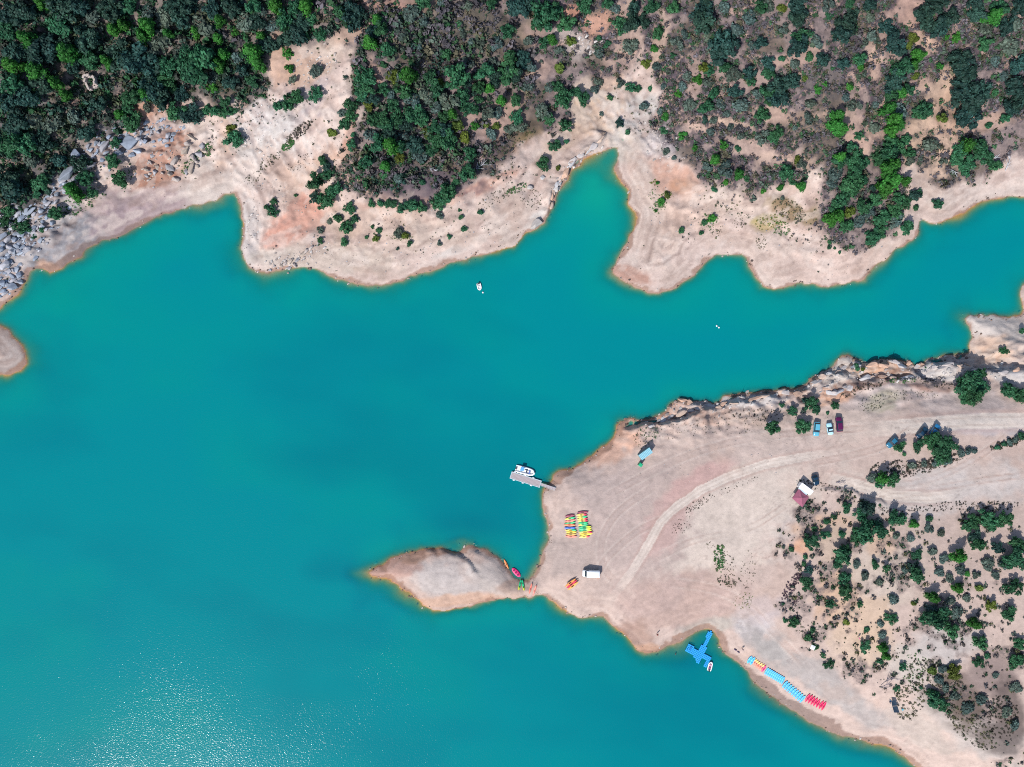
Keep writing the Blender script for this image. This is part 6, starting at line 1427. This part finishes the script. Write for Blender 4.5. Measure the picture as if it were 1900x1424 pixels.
# ---- dead wood
def dead(px, py, rz, size, mat, label, seed, upright=0.12, name='dead_branch', cat='branch', nb=7):
    g = random.Random(seed); b_ = ground(px, py, 0.3)
    e = empty(name, b_, rz)
    MB().tube([(-size/2, 0, 0.05), (0, g.uniform(-.2, .2), 0.15 + size * upright), (size/2, g.uniform(-.3, .3), 0.2 + size * upright * 1.5)], [0.10, 0.07, 0.025], 6).build('stem', mat, e)
    for k in range(nb):
        t = g.uniform(-0.4, 0.35) * size; s = g.choice((-1, 1)); l = size * g.uniform(0.2, 0.45)
        MB().tube([(t, 0, 0.12 + size * upright * 0.6), (t + l * 0.5, s * l * 0.4, 0.2 + size * upright), (t + l * 0.9, s * l * 0.75, 0.2 + size * upright * g.uniform(1, 2))], [0.055, 0.04, 0.02], 5).build('twig', mat, e)
    return tag(e, label, cat)
dead(893, 307, 0.6, 4.5, M['dead'], 'bleached white dead branches on the dry slope left of the cove', 1)
dead(803, 315, -0.5, 2.6, M['dead'], 'pale forked dead branch at the lower edge of the forest', 2)
dead(1870, 303, 1.3, 4.5, M['dead'], 'pale forked dead trunk near the right edge above the beach', 3)
dead(1848, 292, 0.1, 2.6, M['dead'], 'short bleached dead limb beside the right-hand green bush', 4)
dead(1768, 318, -0.6, 3.2, M['dead'], 'grey dead branch lying on pale ground at the upper right', 5)
dead(1661, 178, 1.2, 2.6, M['dead'], 'thin white dead trunk beside the tall green tree at the upper right', 6)
for k, a in enumerate((0.4, 1.3, 2.2)):
    pass
bsh = dead(1645, 1264, 0.9, 5.0, M['deadgrey'], 'leafless grey-purple dead bush above the dark beach shelter', 8, 0.30, 'dead_bush', 'bush', 16)
dead(1560, 895, 0.1, 2.6, M['deadgrey'], 'brown dead branch beside the dirt track right of the navy car', 9)

# ---- buoys
def buoy(px, py, label, col=(0.75, 0.77, 0.78)):
    b_ = Vector((*W(px, py, 0.1), 0)); e = empty('buoy', b_)
    v, f = ICO2; me = bpy.data.meshes.new('float'); me.from_pydata([tuple(x * 0.26) for x in v], [], [tuple(int(i) for i in q) for q in f]); me.materials.append(M['white'])
    for p in me.polygons: p.use_smooth = True
    link('float', me, e).location.z = 0.08
    MB().tube([(0, 0, 0.3), (0, 0, 0.42)], 0.04, 6).build('ring_eye', M['grey'], e)
    tag(e, label, 'buoy', 'white buoys on the lake')
buoy(896, 543, 'white buoy just below the drifting dinghy'); buoy(1330, 605, 'white buoy, left of the two in the right-hand channel'); buoy(1334, 608, 'white buoy, right of the two in the right-hand channel')

# ---- people
def person(px, py, rz, shirt, shorts, label, swim=False):
    b_ = ground(px, py, 0.9) if not swim else Vector((*W(px, py, 0.2), 0))
    z0 = -1.25 if swim else 0.0
    e = empty('person', b_, rz)
    J = {'pel': (0, 0, .95), 'bel': (0, 0, 1.12), 'che': (0, 0, 1.36), 'nec': (0, 0, 1.50), 'hea': (0, .01, 1.60), 'top': (0, .02, 1.74),
         'lh': (-.10, 0, .90), 'lk': (-.12, .03, .50), 'la': (-.12, -.02, .09), 'lt': (-.13, .13, .04), 'rh': (.10, 0, .90), 'rk': (.13, .05, .50), 'ra': (.14, -.03, .09), 'rt': (.15, .12, .04),
         'ls': (-.19, 0, 1.42), 'le': (-.27, .02, 1.16), 'lw': (-.29, .12, .93), 'lf': (-.29, .17, .84), 'rs': (.19, 0, 1.42), 're': (.30, .04, 1.18), 'rw': (.30, .18, .98), 'rf': (.29, .24, .91)}
    RAD = {'pel': .15, 'bel': .13, 'che': .155, 'nec': .06, 'hea': .095, 'top': .07, 'lh': .10, 'rh': .10, 'lk': .065, 'rk': .065, 'la': .045, 'ra': .045, 'lt': .035, 'rt': .035, 'ls': .065, 'rs': .065, 'le': .045, 're': .045, 'lw': .032, 'rw': .032, 'lf': .035, 'rf': .035}
    E = [('pel', 'bel'), ('bel', 'che'), ('che', 'nec'), ('nec', 'hea'), ('hea', 'top'), ('pel', 'lh'), ('lh', 'lk'), ('lk', 'la'), ('la', 'lt'), ('pel', 'rh'), ('rh', 'rk'), ('rk', 'ra'), ('ra', 'rt'), ('che', 'ls'), ('ls', 'le'), ('le', 'lw'), ('lw', 'lf'), ('che', 'rs'), ('rs', 're'), ('re', 'rw'), ('rw', 'rf')]
    ks = list(J); me = bpy.data.meshes.new('body'); me.from_pydata([(x, y, z + z0) for x, y, z in J.values()], [(ks.index(a), ks.index(b)) for a, b in E], [])
    o = link('body', me, e); me.materials.append(M['skin'])
    sk = o.modifiers.new('skin', 'SKIN'); o.modifiers.new('sub', 'SUBSURF').levels = 1
    o.modifiers['sub'].render_levels = 1
    lay = me.skin_vertices[0].data
    for k, n in enumerate(ks): lay[k].radius = (RAD[n], RAD[n]); lay[k].use_root = (n == 'pel')
    def ringz(z, rx, ry, n=12): return [(rx * math.cos(2 * math.pi * k / n), ry * math.sin(2 * math.pi * k / n), z + z0) for k in range(n)]
    MB().loft([ringz(1.0, .19, .14), ringz(1.15, .18, .135), ringz(1.35, .21, .15), ringz(1.45, .22, .11), ringz(1.50, .09, .075)]).build('shirt', M['cloth'], e, True, shirt)
    sh = MB()
    for s in (-1, 1): sh.loft([[(x + s * .11, y, z) for x, y, z in ringz(.62, .095, .10)], [(x + s * .10, y, z) for x, y, z in ringz(.85, .115, .13)], [(x + s * .085, y, z) for x, y, z in ringz(1.02, .11, .135)]])
    sh.build('shorts', M['cloth'], e, True, shorts)
    MB().loft([ringz(1.64, .105, .11), ringz(1.70, .10, .105), ringz(1.77, .06, .065), ringz(1.785, .02, .02)]).build('hair', M['dark'], e, True)
    return tag(e, label, 'person', 'people by the water')
person(1220, 1178, 0.4, (0.30, 0.03, 0.03), (0.03, 0.03, 0.04), 'person in a red shirt standing alone on the shore left of the blue jetty')
person(1254, 1214, 1.4, (0.05, 0.04, 0.05), (0.02, 0.02, 0.03), 'person wading in shallow water left of the blue jetty', swim=True)
person(1378, 1205, -0.6, (0.03, 0.03, 0.14), (0.02, 0.02, 0.05), 'person in dark blue standing at the upper left end of the kayak row')
person(1594, 1184, 2.0, (0.62, 0.10, 0.28), (0.6, 0.6, 0.62), 'person in a pink top beside a bush on the scrub slope')
def bag(px, py, rz, col, label):
    b_ = ground(px, py, 0.2); e = empty('duffel_bag', b_, rz)
    MB().tube([(-.42, 0, .2), (-.36, 0, .2), (.36, 0, .2), (.42, 0, .2)], [.12, .22, .22, .12], 10).build('bag', M['cloth'], e, True, col)
    MB().tube([(-.2, -.1, .38), (-.1, 0, .5), (.1, 0, .5), (.2, .1, .38)], .02, 5).build('handle', M['dark'], e)
    tag(e, label, 'bag', 'bags beside the kayak row')
bag(1364.5, 1206, -0.6, (0.10, 0.07, 0.13), 'dark purple bag, left one of two lying by the kayak row'); bag(1370, 1210, -0.7, (0.09, 0.07, 0.12), 'dark purple bag, right one of two lying by the kayak row')
